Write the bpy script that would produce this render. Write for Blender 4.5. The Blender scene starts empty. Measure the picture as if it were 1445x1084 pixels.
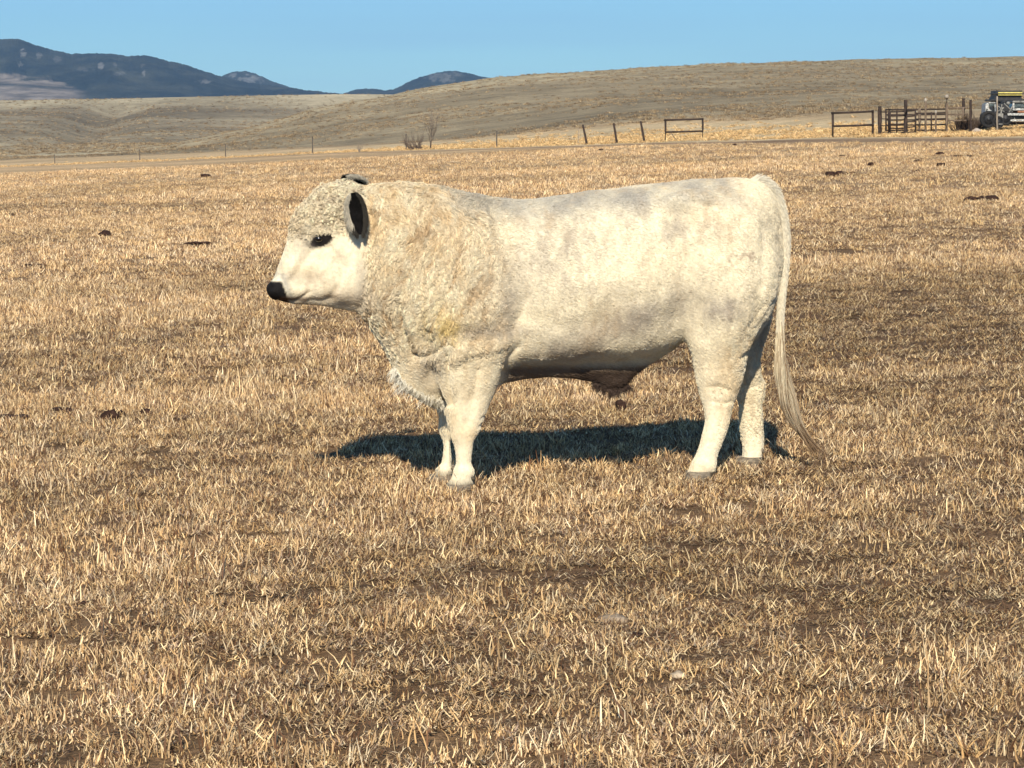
import bpy, math, random
import numpy as np
from mathutils import Vector, Matrix

random.seed(7)
RNG = np.random.default_rng(7)
S = bpy.context.scene
COL = S.collection

# ------------------------------------------------------------------ camera
FPX = 3790.0                      # focal length in pixels of the 1445 px wide photograph
CAMZ = 1.64
PITCH = math.atan(370.0 / FPX)
cam_d = bpy.data.cameras.new('camera')
cam_d.sensor_width = 36.0
cam_d.lens = 36.0 * FPX / 1445.0
cam_d.clip_start = 0.1
cam_d.clip_end = 40000
cam = bpy.data.objects.new('camera', cam_d)
COL.objects.link(cam)
cam.location = (0, 0, CAMZ)
cam.rotation_euler = (math.pi / 2 - PITCH, 0, 0)
S.camera = cam
S.render.resolution_x = 1024
S.render.resolution_y = 768

# ------------------------------------------------------------------ sky, sun, exposure
SUN_AZ = math.radians(4)         # the light travels away from the camera and a little to the right
SUN_EL = math.radians(33)
W = bpy.data.worlds.new('World')
S.world = W
W.use_nodes = True
nt = W.node_tree
nt.nodes.clear()
sky = nt.nodes.new('ShaderNodeTexSky')
sky.sky_type = 'NISHITA'
sky.sun_disc = False
sky.sun_elevation = SUN_EL
sky.sun_rotation = math.pi + SUN_AZ
sky.altitude = 1200
sky.air_density = 1.0
sky.dust_density = 0.0
sky.ozone_density = 3.0
tc = nt.nodes.new('ShaderNodeTexCoord')
mp = nt.nodes.new('ShaderNodeMapping')
mp.inputs['Scale'].default_value = (2.2, 2.2, 30)
mp.inputs['Rotation'].default_value = (0, math.radians(3), 0)
nz = nt.nodes.new('ShaderNodeTexNoise')
nz.inputs['Scale'].default_value = 3.0
nz.inputs['Detail'].default_value = 5
nz.inputs['Roughness'].default_value = 0.5
rp = nt.nodes.new('ShaderNodeValToRGB')
rp.color_ramp.elements[0].position = 0.34
rp.color_ramp.elements[0].color = (0, 0, 0, 1)
rp.color_ramp.elements[1].position = 0.72
rp.color_ramp.elements[1].color = (0.34, 0.34, 0.34, 1)
mx = nt.nodes.new('ShaderNodeMix')
mx.data_type = 'RGBA'
mx.inputs[7].default_value = (7.5, 8.3, 9.0, 1)
bg = nt.nodes.new('ShaderNodeBackground')
bg.inputs['Strength'].default_value = 0.070
wo = nt.nodes.new('ShaderNodeOutputWorld')
L = nt.links.new
L(tc.outputs['Generated'], mp.inputs['Vector'])
L(mp.outputs['Vector'], nz.inputs['Vector'])
L(nz.outputs['Fac'], rp.inputs['Fac'])
L(rp.outputs['Color'], mx.inputs[0])
L(sky.outputs['Color'], mx.inputs[6])
tn_ = nt.nodes.new('ShaderNodeMix')
tn_.data_type = 'RGBA'
tn_.blend_type = 'MULTIPLY'
tn_.inputs[0].default_value = 1.0
tn_.inputs[7].default_value = (0.60, 1.02, 1.36, 1)
L(mx.outputs[2], tn_.inputs[6])
L(tn_.outputs[2], bg.inputs['Color'])
L(bg.outputs[0], wo.inputs['Surface'])

sd = bpy.data.lights.new('sun', 'SUN')
sd.energy = 5.0
sd.angle = math.radians(0.5)
sd.color = (1.0, 0.90, 0.74)
sun = bpy.data.objects.new('sun', sd)
COL.objects.link(sun)
ldir = Vector((math.sin(SUN_AZ) * math.cos(SUN_EL), math.cos(SUN_AZ) * math.cos(SUN_EL), -math.sin(SUN_EL)))
sun.rotation_euler = ldir.to_track_quat('-Z', 'Y').to_euler()
sun.location = (-10, -30, 25)

S.view_settings.view_transform = 'Standard'
S.view_settings.look = 'None'
S.view_settings.gamma = 1.0
S.view_settings.exposure = 0.22
S.view_settings.use_curve_mapping = False
S.render.engine = 'CYCLES'
S.cycles.max_bounces = 6
S.cycles.diffuse_bounces = 2
S.cycles.glossy_bounces = 2
S.cycles.transmission_bounces = 2
S.cycles.volume_bounces = 0
S.cycles.transparent_max_bounces = 4
S.cycles.use_denoising = True

# ------------------------------------------------------------------ helpers
CP, SP = math.cos(PITCH), math.sin(PITCH)


def ray(px, py):
    """world direction of a pixel of the photograph, scaled so that its y is 1"""
    a = (px - 722.5) / FPX
    b = (542.0 - py) / FPX
    y = CP + b * SP
    z = -SP + b * CP
    return a / y, z / y


def _hash(ix, iy, iz, seed):
    h = (ix.astype(np.int64) * 374761393 + iy.astype(np.int64) * 668265263 + iz.astype(np.int64) * 1274126177 + seed * 144665) & 0xFFFFFFFF
    h = ((h ^ (h >> 13)) * 1274126177) & 0xFFFFFFFF
    h = (h ^ (h >> 16)) & 0xFFFFFF
    return h / float(0xFFFFFF)


def vnoise(x, y, z, seed=0):
    """value noise, -1..1"""
    x = np.asarray(x, float); y = np.asarray(y, float); z = np.asarray(z, float) + np.zeros_like(x)
    ix, iy, iz = np.floor(x), np.floor(y), np.floor(z)
    fx, fy, fz = x - ix, y - iy, z - iz
    fx, fy, fz = [f * f * f * (f * (f * 6 - 15) + 10) for f in (fx, fy, fz)]
    r = 0
    for a in (0, 1):
        for b in (0, 1):
            for c in (0, 1):
                w = (fx if a else 1 - fx) * (fy if b else 1 - fy) * (fz if c else 1 - fz)
                r = r + w * _hash(ix + a, iy + b, iz + c, seed)
    return r * 2 - 1


def fbm(x, y, z=0.0, octv=4, seed=0, gain=0.5):
    r, a, f, t = 0, 1.0, 1.0, 0
    for i in range(octv):
        r = r + a * vnoise(np.asarray(x) * f + 17.3 * i, np.asarray(y) * f - 9.1 * i, np.asarray(z) * f + 4.7 * i, seed + i)
        t += a
        a *= gain
        f *= 2.03
    return r / t


def sstep(a, b, x):
    t = np.clip((np.asarray(x, float) - a) / (b - a), 0, 1)
    return t * t * (3 - 2 * t)


def tag(o, label=None, cat=None, group=None, kind=None):
    if label: o['label'] = label
    if cat: o['category'] = cat
    if group: o['group'] = group
    if kind: o['kind'] = kind
    return o


def empty(name, loc, rz=0.0):
    o = bpy.data.objects.new(name, None)
    o.empty_display_size = 0.2
    COL.objects.link(o)
    o.location = loc
    o.rotation_euler = (0, 0, rz)
    return o


def mesh_obj(name, V, F, mat=None, parent=None, smooth=True, loc=None):
    """V (n,3), F array (m,3|4) or a list of faces"""
    me = bpy.data.meshes.new(name)
    V = np.asarray(V, dtype=np.float32)
    if isinstance(F, np.ndarray):
        k = F.shape[1]
        me.vertices.add(len(V))
        me.vertices.foreach_set('co', V.ravel())
        me.loops.add(F.size)
        me.loops.foreach_set('vertex_index', F.astype(np.int32).ravel())
        me.polygons.add(len(F))
        me.polygons.foreach_set('loop_start', np.arange(0, F.size, k, dtype=np.int32))
        me.polygons.foreach_set('loop_total', np.full(len(F), k, dtype=np.int32))
        me.update(calc_edges=True)
    else:
        me.from_pydata([tuple(map(float, v)) for v in V], [], [tuple(map(int, f)) for f in F])
        me.update()
    me.validate()
    me.polygons.foreach_set('use_smooth', np.full(len(me.polygons), smooth))
    if mat: me.materials.append(mat)
    o = bpy.data.objects.new(name, me)
    COL.objects.link(o)
    if parent: o.parent = parent
    if loc is not None: o.location = loc
    return o


def set_col(me, name, C):
    C = np.asarray(C, dtype=np.float32)
    if C.shape[1] == 3:
        C = np.concatenate([C, np.ones((len(C), 1), np.float32)], 1)
    at = me.attributes.new(name, 'FLOAT_COLOR', 'POINT')
    at.data.foreach_set('color', C.ravel())


class MB:
    """collects boxes, bars and tubes into one mesh"""
    def __init__(self):
        self.V, self.F = [], []

    def add(self, V, F):
        n = len(self.V)
        self.V += [tuple(v) for v in V]
        self.F += [tuple(i + n for i in f) for f in F]
        return self

    def box(self, c, s, rot=None, taper=1.0):
        cx, cy, cz = c
        V = []
        for z in (-.5, .5):
            t = taper if z > 0 else 1
            for x, y in ((-.5, -.5), (.5, -.5), (.5, .5), (-.5, .5)):
                V.append(Vector((x * s[0] * t, y * s[1] * t, z * s[2])))
        if rot is not None: V = [rot @ v for v in V]
        V = [(v.x + cx, v.y + cy, v.z + cz) for v in V]
        return self.add(V, [(3, 2, 1, 0), (4, 5, 6, 7), (0, 1, 5, 4), (1, 2, 6, 5), (2, 3, 7, 6), (3, 0, 4, 7)])

    def tube(self, pts, rads, n=8, flat=1.0):
        pts = [Vector(p) for p in pts]
        if not hasattr(rads, '__len__'): rads = [rads] * len(pts)
        V, F = [], []
        up = Vector((0, 0, 1))
        for i, p in enumerate(pts):
            t = (pts[min(i + 1, len(pts) - 1)] - pts[max(i - 1, 0)]).normalized()
            a = t.cross(up)
            if a.length < 1e-3: a = t.cross(Vector((0, 1, 0)))
            a.normalize()
            b = t.cross(a).normalized()
            for k in range(n):
                w = 2 * math.pi * k / n
                V.append(p + (a * math.cos(w) + b * math.sin(w) * flat) * rads[i])
        m = len(pts)
        for i in range(m - 1):
            for k in range(n):
                k2 = (k + 1) % n
                F.append((i * n + k, i * n + k2, (i + 1) * n + k2, (i + 1) * n + k))
        F.append(tuple(range(n))[::-1])
        F.append(tuple((m - 1) * n + k for k in range(n)))
        return self.add([tuple(v) for v in V], F)

    def build(self, name, mat, parent=None, smooth=False):
        me = bpy.data.meshes.new(name)
        me.from_pydata(self.V, [], self.F)
        me.update()
        me.polygons.foreach_set('use_smooth', np.full(len(me.polygons), smooth))
        if mat: me.materials.append(mat)
        o = bpy.data.objects.new(name, me)
        COL.objects.link(o)
        if parent: o.parent = parent
        return o


# ------------------------------------------------------------------ materials
def new_mat(name, rough=0.9, spec=0.2):
    m = bpy.data.materials.new(name)
    m.use_nodes = True
    n = m.node_tree
    b = n.nodes['Principled BSDF']
    b.inputs['Roughness'].default_value = rough
    b.inputs['Specular IOR Level'].default_value = spec
    return m, n, b


def noise_mat(name, c1, c2, scale=5, rough=0.85, spec=0.2, bump=0.0, bscale=None, detail=6, attr=None, metal=0.0, stretch=None, obj=True, lo=0.35, hi=0.65):
    """two colours mixed by noise; attr multiplies in a colour attribute"""
    m, n, b = new_mat(name, rough, spec)
    N, K = n.nodes.new, n.links.new
    b.inputs['Metallic'].default_value = metal
    tcn = N('ShaderNodeTexCoord')
    src = tcn.outputs['Object']
    if stretch:
        mpn = N('ShaderNodeMapping')
        mpn.inputs['Scale'].default_value = stretch
        K(src, mpn.inputs['Vector'])
        src = mpn.outputs['Vector']
    t = N('ShaderNodeTexNoise')
    t.inputs['Scale'].default_value = scale
    t.inputs['Detail'].default_value = detail
    t.inputs['Roughness'].default_value = 0.6
    K(src, t.inputs['Vector'])
    r = N('ShaderNodeValToRGB')
    r.color_ramp.elements[0].position = lo
    r.color_ramp.elements[1].position = hi
    r.color_ramp.elements[0].color = (*c1, 1)
    r.color_ramp.elements[1].color = (*c2, 1)
    K(t.outputs['Fac'], r.inputs['Fac'])
    out = r.outputs['Color']
    if attr:
        a = N('ShaderNodeAttribute')
        a.attribute_name = attr
        mm = N('ShaderNodeMix')
        mm.data_type = 'RGBA'
        mm.blend_type = 'MULTIPLY'
        mm.inputs[0].default_value = 1.0
        K(out, mm.inputs[6])
        K(a.outputs['Color'], mm.inputs[7])
        out = mm.outputs[2]
    K(out, b.inputs['Base Color'])
    if bump:
        t2 = N('ShaderNodeTexNoise')
        t2.inputs['Scale'].default_value = bscale or scale * 3
        t2.inputs['Detail'].default_value = 6
        K(src, t2.inputs['Vector'])
        bp = N('ShaderNodeBump')
        bp.inputs['Strength'].default_value = 1.0
        bp.inputs['Distance'].default_value = bump
        K(t2.outputs['Fac'], bp.inputs['Height'])
        K(bp.outputs['Normal'], b.inputs['Normal'])
    return m


# ------------------------------------------------------------------ terrain
HX = np.array([-900, 0, 240, 480, 600, 700, 850, 950, 1200, 1445, 2400.])
FENCE_D = np.interp(HX, [-900, 0, 240, 480, 700, 950, 1200, 1445, 2400], [350, 330, 300, 262, 224, 196, 160, 150, 140])
FENCE_Y = np.interp(HX, [-900, 0, 240, 480, 700, 950, 1200, 1445, 2400], [250, 235, 226.5, 215, 208, 199, 192, 190, 182])
GOLD_Y = np.array([232, 222.5, 215, 205, 198, 189, 172, 166, 160, 157, 150.])
CREST_Y = np.interp(HX, [-900, 0, 150, 180, 270, 350, 400, 440, 480, 545, 600, 700, 850, 950, 1000, 1200, 1445, 2400],
                    [229, 221, 219, 213, 198, 182, 167, 154, 145, 135.5, 124, 109, 99, 94, 91, 85, 81.5, 78])
SLOPE = 0.03


def cres(pys, d, px):
    """residual elevation slope of a pixel row at a distance"""
    return ray(px, pys)[1] + CAMZ / d


def terrain_z(x, y, fine=True):
    x = np.asarray(x, float); y = np.asarray(y, float)
    r = np.hypot(x, y)
    az = np.arctan2(x, y)
    ta = np.tan(np.clip(az, -0.55, 0.55))
    px = 722.5 + FPX * ta
    df = np.interp(px, HX, FENCE_D)
    fy = np.interp(px, HX, FENCE_Y)
    gy = np.interp(px, HX, GOLD_Y)
    cpx = np.array([-900, 0, 150, 180, 270, 350, 400, 440, 480, 545, 600, 700, 850, 950, 1000, 1200, 1445, 2400.])
    cyy = np.array([229, 221, 219, 213, 198, 182, 167, 154, 145, 135.5, 124, 109, 99, 94, 91, 85, 81.5, 78.])
    cy = np.interp(px, cpx, cyy)
    near = SLOPE * 2.5 * np.tanh(ta / 2.5)
    k0 = near
    k1 = cres(fy, df, px)
    k2 = cres(gy, df * 1.4, px)
    k3 = cres(gy + (cy - gy) * 0.45, 460.0, px)
    k4 = cres(gy + (cy - gy) * 0.80, 580.0, px)
    k5 = cres(cy, 720.0, px)
    k6 = k5 - 0.012
    k7 = k5 - 0.05
    lr = np.log(np.maximum(r, 1e-3))
    knots = [np.full_like(r, math.log(45.)), np.log(df), np.log(df * 1.4), np.full_like(r, math.log(480.)), np.full_like(r, math.log(590.)),
             np.full_like(r, math.log(720.)), np.full_like(r, math.log(860.)), np.full_like(r, math.log(1300.))]
    vals = [k0, k1, k2, k3, k4, k5, k6, k7]
    res = k0 + 0 * r
    for i in range(7):
        t = np.clip((lr - knots[i]) / (knots[i + 1] - knots[i]), 0, 1)
        res = np.where(lr > knots[i], vals[i] + (vals[i + 1] - vals[i]) * t, res)
    res = np.where(r < 2, near * r / 2, res)
    z = res * r
    if fine:
        wn = 1 - sstep(40, 120, r)
        z = z + wn * (0.016 * fbm(x * 1.1, y * 1.1, 0, 3, 5) + 0.010 * fbm(x * 5, y * 5, 0, 2, 9))
        wf = sstep(df * 1.25, df * 1.25 + 160, r)
        z = z + wf * (0.9 * fbm(x / 60, y / 60, 0, 4, 31) + 0.30 * fbm(x / 9, y / 9, 0, 3, 77))
    return z


def ground_point(px, d):
    """point of the terrain in the direction of a photograph column, d metres away"""
    a = (px - 722.5) / FPX
    y = d / math.sqrt(1 + a * a)
    x = a * y
    return Vector((x, y, float(terrain_z(np.array([x]), np.array([y]))[0])))


def ground_at(px, py, dmin=5.5, dmax=340):
    """first point of the terrain seen through a pixel"""
    ax, az = ray(px, py)
    ys = np.exp(np.linspace(math.log(dmin), math.log(dmax), 900))
    h = CAMZ + az * ys - terrain_z(ax * ys, ys)
    i = np.argmax(h < 0)
    if h[i] >= 0: i = len(ys) - 1
    y = ys[i]
    return Vector((ax * y, y, float(terrain_z(np.array([ax * y]), np.array([y]))[0])))


# worn brown places (negative) and thick pale ones (positive), in metres on the ground
WORN = [(4.6, 24.5, 2.2, 3.0, -.55), (3.2, 19.5, 1.6, 1.6, -.45), (-2.6, 18.5, 2.2, 1.2, -.30), (-2.3, 15.3, 1.4, .9, -.35), (.35, 9.6, 1.1, .55, -.35), (1.5, 8.7, .9, .5, -.35),
        (-.6, 8.2, .7, .5, -.15), (-1.1, 10.6, .9, .6, .30), (-3.3, 27, 2.6, 5, .35), (.5, 11.2, 1.2, .5, .30), (1.0, 7.0, 1.2, .3, .2), (-1.0, 13.6, 1.0, .6, .25), (-3.4, 42, 6, 8, .3)]


def patch(x, y):
    """1 where the stubble is thick and pale, 0 on the worn brown patches"""
    a = fbm(np.asarray(x) / 1.5, np.asarray(y) / 2.0, 0, 4, 101, 0.6)
    b = fbm(np.asarray(x) / 7.0, np.asarray(y) / 9.0, 0, 3, 202)
    far = sstep(14, 40, np.hypot(x, y))
    w = 0
    for (cx, cy, rx, ry, am) in WORN:
        w = w + am * np.exp(-((x - cx) / rx) ** 2 - ((y - cy) / ry) ** 2)
    return np.clip(0.50 + 1.15 * a * (1 - 0.5 * far) + 0.7 * b + 0.16 * far + w, 0, 1)


def polar_grid(radii, azs, zf, closed=False):
    A, R = np.meshgrid(azs, radii)
    X, Y = R * np.sin(A), R * np.cos(A)
    Z = zf(X.ravel(), Y.ravel()).reshape(X.shape)
    n, m = X.shape
    V = np.stack([X.ravel(), Y.ravel(), Z.ravel()], 1)
    i, j = np.meshgrid(np.arange(n - 1), np.arange(m if closed else m - 1), indexing='ij')
    j2 = (j + 1) % m
    F = np.stack([(i * m + j).ravel(), (i * m + j2).ravel(), ((i + 1) * m + j2).ravel(), ((i + 1) * m + j).ravel()], 1)
    return V, F[:, ::-1].copy()


azs = np.concatenate([np.radians(np.linspace(-180, -20, 50, endpoint=False)), np.radians(np.linspace(-20, 20, 230)), np.radians(np.linspace(20, 180, 50, endpoint=False)[1:])])
rad = np.concatenate([[0.01, 1, 2.5, 4], np.exp(np.arange(math.log(5), math.log(60), 0.0075)), np.exp(np.arange(math.log(60), math.log(760), 0.011)), np.exp(np.linspace(math.log(765), math.log(1300), 14))])
V, F = polar_grid(rad, azs, terrain_z, True)

# colours of the ground: albedo of soil and thatch by place
x, y = V[:, 0], V[:, 1]
r = np.hypot(x, y)
px = 722.5 + FPX * np.tan(np.clip(np.arctan2(x, y), -0.55, 0.55))
df = np.interp(px, HX, FENCE_D)
P = patch(x, y)
soil = np.array([0.118, 0.068, 0.038]); thatch = np.array([0.30, 0.19, 0.10])
C = soil + (thatch - soil) * (0.25 + 0.75 * P)[:, None]
strawc = np.array([0.60, 0.415, 0.225])
wfar = sstep(22, 110, r)[:, None]
band = fbm(x / 14, y / 7, 0, 4, 303)
C = C * (1 - wfar) + (strawc * (0.86 + 0.30 * band + 0.22 * (P - .5))[:, None]) * wfar
gold = np.array([0.68, 0.52, 0.30])
edge = 6 * fbm(x / 12, y / 12, 0, 3, 41)
gm = sstep(-16, -10, r - df + edge) * (1 - sstep(0, 34, (r - df) - 0.20 * df + 2 * edge))
gm = gm * (0.35 + 0.65 * sstep(300, 700, px)) 
C = C * (1 - gm[:, None]) + gold * (0.9 + 0.25 * fbm(x / 5, y / 9, 0, 3, 55))[:, None] * gm[:, None]
trk = np.exp(-((r - df + 21 + 0.5 * edge) / np.where(px > 1050, 9.0, 4.0)) ** 2) * sstep(250, 420, px)
C = C * (1 - 0.75 * trk[:, None]) + np.array([0.22, 0.145, 0.09]) * 0.75 * trk[:, None]
hm = sstep(10, 50, (r - df) - 0.20 * df + 2 * edge)
hill_lo = np.array([0.30, 0.238, 0.145]); hill_hi = np.array([0.50, 0.41, 0.25])
hn = np.clip(0.5 + 0.9 * fbm(x / 55, y / 90, 0, 5, 61, 0.62) + 0.35 * fbm(x / 6, y / 8, 0, 3, 71), 0, 1)
top = sstep(600, 700, r)
left = 1 - sstep(350, 700, px)
hcol = hill_lo + (hill_hi - hill_lo) * np.clip(0.22 * hn + 0.12 * left + 0.75 * top * (0.6 + 0.4 * hn), 0, 1)[:, None]
hcol = hcol * (0.64 + 0.62 * hn)[:, None]
C = C * (1 - hm[:, None]) + hcol * hm[:, None]

gm_, n_, b_ = new_mat('field_soil_and_thatch', 0.95, 0.1)
N, K = n_.nodes.new, n_.links.new
at = N('ShaderNodeAttribute'); at.attribute_name = 'tint'
geo = N('ShaderNodeNewGeometry')
t1 = N('ShaderNodeTexNoise'); t1.inputs['Scale'].default_value = 38; t1.inputs['Detail'].default_value = 5; t1.inputs['Roughness'].default_value = 0.7
t2 = N('ShaderNodeTexNoise'); t2.inputs['Scale'].default_value = 2.2; t2.inputs['Detail'].default_value = 8; t2.inputs['Roughness'].default_value = 0.75
t3 = N('ShaderNodeTexNoise'); t3.inputs['Scale'].default_value = 0.16; t3.inputs['Detail'].default_value = 8; t3.inputs['Roughness'].default_value = 0.7
for t in (t1, t2, t3): K(geo.outputs['Position'], t.inputs['Vector'])
def ramp(lo, hi, a, b):
    q = N('ShaderNodeValToRGB')
    q.color_ramp.elements[0].position = lo; q.color_ramp.elements[1].position = hi
    q.color_ramp.elements[0].color = (a, a, a, 1); q.color_ramp.elements[1].color = (b, b, b, 1)
    return q
def mul(a, b):
    q = N('ShaderNodeMix'); q.data_type = 'RGBA'; q.blend_type = 'MULTIPLY'; q.inputs[0].default_value = 1
    K(a, q.inputs[6]); K(b, q.inputs[7])
    return q.outputs[2]
r1 = ramp(0.3, 0.7, 0.45, 1.5); K(t1.outputs['Fac'], r1.inputs['Fac'])
r2 = ramp(0.3, 0.7, 0.62, 1.4); K(t2.outputs['Fac'], r2.inputs['Fac'])
r3 = ramp(0.3, 0.7, 0.70, 1.3); K(t3.outputs['Fac'], r3.inputs['Fac'])
c = mul(mul(mul(at.outputs['Color'], r1.outputs['Color']), r2.outputs['Color']), r3.outputs['Color'])
K(c, b_.inputs['Base Color'])
bp = N('ShaderNodeBump'); bp.inputs['Strength'].default_value = 1; bp.inputs['Distance'].default_value = 0.02
K(t1.outputs['Fac'], bp.inputs['Height'])
bp2 = N('ShaderNodeBump'); bp2.inputs['Strength'].default_value = 0.8; bp2.inputs['Distance'].default_value = 0.12
K(t2.outputs['Fac'], bp2.inputs['Height']); K(bp.outputs['Normal'], bp2.inputs['Normal'])
K(bp2.outputs['Normal'], b_.inputs['Normal'])
ground = mesh_obj('ground', V, F, gm_)
set_col(ground.data, 'tint', C)
tag(ground, 'tan stubble pasture running up into a dry grass hillside', kind='structure')


# back hill (left half), then the plain out to the mountains
def back_z(x, y):
    r = np.hypot(x, y)
    px = 722.5 + FPX * np.tan(np.clip(np.arctan2(x, y), -0.55, 0.55))
    cy = np.interp(px, [-900, 0, 150, 300, 480, 600, 700, 2400], [150, 142.5, 140, 136.5, 133, 134, 136, 150])
    e0 = ray(px, np.interp(px, [-900, 0, 600], [240, 224, 205]))[1] * 480
    e1 = ray(px, 226 - 28.)[1] * 760
    c_ = ray(px, cy)[1] * 1500
    kn = [480, 760, 1000, 1300, 1500, 1750, 3000, 14000]
    mid = ray(px, 226 - 42.)[1] * 1000
    mid2 = ray(px, 158.)[1] * 1300
    vs = [e0, e1, mid, mid2, c_, c_ - 14, c_ - 45, c_ - 60]
    z = vs[0] + 0 * r
    for i in range(7):
        t = np.clip((r - kn[i]) / (kn[i + 1] - kn[i]), 0, 1)
        if i >= 3: t = t * t * (3 - 2 * t)
        z = np.where(r > kn[i], vs[i] + (vs[i + 1] - vs[i]) * t, z)
    w = sstep(520, 700, r) * (1 - sstep(1350, 1500, r))
    z = z + w * (2.6 * fbm(x / 150, y / 150, 0, 4, 401) + 0.6 * fbm(x / 22, y / 22, 0, 3, 402))
    # shallow coulees running down the slope
    z = z - w * 5.0 * np.exp(-((px - 95 - 0.12 * (r - 800) + 30 * fbm(x / 90, y / 90, 0, 2, 8)) / 40.0) ** 2) * sstep(600, 1000, r)
    return z + CAMZ


az2 = np.radians(np.concatenate([np.linspace(-75, -16, 30, endpoint=False), np.linspace(-16, 16, 200), np.linspace(16, 75, 30)[1:]]))
rad2 = np.concatenate([np.exp(np.linspace(math.log(480), math.log(1760), 150)), np.exp(np.linspace(math.log(1800), math.log(15000), 30))])
V, F = polar_grid(rad2, az2, back_z)
x, y = V[:, 0], V[:, 1]; r = np.hypot(x, y)
hn = np.clip(0.5 + 0.9 * fbm(x / 90, y / 160, 0, 5, 461, 0.6) + 0.3 * fbm(x / 10, y / 14, 0, 3, 471), 0, 1)
streak = np.clip(0.5 + 1.2 * fbm(x / 160 + y / 700, y / 55, 0, 4, 511), 0, 1)
lo = np.array([0.28, 0.228, 0.145]); hi = np.array([0.52, 0.44, 0.28])
k = np.clip(0.12 + 0.22 * hn + 0.30 * streak * streak + 0.7 * sstep(1330, 1480, r) + 0.35 * (1 - sstep(560, 720, r)), 0, 1)
C = (lo * np.array([.82, .80, .80]) + (hi - lo * .8) * k[:, None]) * (0.64 + 0.58 * hn)[:, None]
back = mesh_obj('hills', V, F, gm_)
set_col(back.data, 'tint', C)
tag(back, 'long smooth dry grass ridge behind the pasture on the left', kind='structure')


# mountains: dark timbered slopes with pale rock, kilometres away
def mountain(name, label, dist, sil, base_py, rocks, depth=1800, seed=0, foot=None, px0=None, px1=None):
    sx = np.array([s[0] for s in sil], float); sy = np.array([s[1] for s in sil], float)
    px0 = sx[0] if px0 is None else px0; px1 = sx[-1] if px1 is None else px1
    pxs = np.arange(px0, px1 + 0.1, 1.3)
    ts = np.concatenate([np.linspace(0, 1, 90), np.linspace(1.05, 1.6, 7)])
    PX, T = np.meshgrid(pxs, ts)
    Y = dist + depth * (T - 1)
    crest = np.interp(PX, sx, sy)
    edge = 1.0 * fbm(PX / 9, PX * 0, 0, 3, seed + 5) + 0.6 * vnoise(PX / 2.2, PX * 0, 0, seed + 6)
    crest = crest + edge * 0.9
    ax, ez = ray(PX, crest)
    _, bz = ray(PX, np.full_like(PX, base_py))
    zc = CAMZ + ez * dist
    zb = CAMZ + bz * (dist - depth)
    prof = np.where(T <= 1, np.clip(T, 0, 1) ** 0.85, 1 - (T - 1) * 1.2)
    X = ax * Y
    Z = zb + (zc - zb) * prof
    env = np.sin(np.pi * np.clip(T, 0, 1)) * (T <= 1)
    relief = 1 - np.abs(fbm(X / 420, Y / 900, 0, 4, seed + 11)) * 2
    Z = Z + env * (zc - zb) * (0.16 * relief + 0.12 * fbm(X / 120, Y / 260, 0, 3, seed + 12))
    n, m = X.shape
    i, j = np.meshgrid(np.arange(n - 1), np.arange(m - 1), indexing='ij')
    F = np.stack([(i * m + j).ravel(), (i * m + j + 1).ravel(), ((i + 1) * m + j + 1).ravel(), ((i + 1) * m + j).ravel()], 1)
    V = np.stack([X.ravel(), Y.ravel(), Z.ravel()], 1)
    fo = np.array([0.010, 0.015, 0.018]); fo2 = np.array([0.048, 0.050, 0.038]); rock = np.array([0.22, 0.205, 0.185]); grass = np.array([0.215, 0.175, 0.14])
    q = np.clip(0.42 + 1.3 * fbm(X / 60, Y / 220, 0, 5, seed + 21, .65), 0, 1).ravel()
    C = fo + (fo2 - fo) * q[:, None]
    # apparent position of each vertex, to put the cliffs where they stand
    vy = 542 - FPX * np.tan(np.arctan((Z - CAMZ) / Y) + PITCH)
    PXr, VY = PX.ravel(), vy.ravel()
    for (rx, ry, rw, rh, amt) in rocks:
        d2 = ((PXr - rx) / rw) ** 2 + ((VY - ry) / rh) ** 2
        w = sstep(0.25, 0.8, 1.0 - d2 * .8 + 1.6 * fbm(PXr / 5.5 + VY / 9, VY / 3.0, 0, 4, seed + 31, .7)) * amt
        C = C * (1 - w[:, None]) + rock * w[:, None]
    if foot is not None:
        fx, fyy = zip(*foot)
        lim = np.interp(PXr, fx, fyy)
        w = sstep(-2, 2, VY - lim + 9 * fbm(PXr / 40, VY / 4.5, 0, 4, seed + 41, .6)) * (1 - .85 * np.exp(-((VY - 119 - PXr * .06) / 2.2) ** 2)) * (1 - sstep(fx[-1] - 40, fx[-1], PXr))
        C = C * (1 - w[:, None]) + grass * w[:, None]
    o = mesh_obj(name, V, F, mountain_mat)
    set_col(o.data, 'tint', C)
    return tag(o, label, kind='structure')


mountain_mat = noise_mat('timbered_slope', (0.62, 0.62, 0.62), (1.4, 1.4, 1.4), scale=0.02, rough=1.0, spec=0.0, attr='tint', detail=8, bump=9.0, bscale=0.035)
mountain('mountains', 'dark blue timbered mountain range at the left edge', 8200,
         [(-700, 96), (-420, 60), (-200, 70), (-60, 60), (0, 55.5), (20, 54.5), (30, 55.5), (45, 62), (62, 67), (80, 72), (100, 76), (125, 75.5), (150, 75.5), (165, 77), (180, 79), (205, 78), (222, 82), (240, 88), (262, 93), (285, 100), (305, 106), (330, 112), (360, 118), (400, 123), (440, 129), (470, 131.5), (520, 137)],
         146, [(32, 74, 4.5, 6, 0.9), (29, 90, 5.5, 3, 0.75), (55, 79, 4, 5, 0.4), (142, 93, 4, 6, 0.7), (163, 92, 4, 5, 0.4), (168, 104, 12, 3, 0.35), (203, 104, 3, 6, 0.65), (200, 92, 6, 3, 0.3), (287, 115, 12, 3, 0.6), (80, 83, 7, 5, 0.3), (120, 98, 12, 4, 0.2)],
         seed=900, foot=[(-700, 100), (0, 106), (60, 112), (90, 119), (110, 126), (130, 132)])
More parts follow.
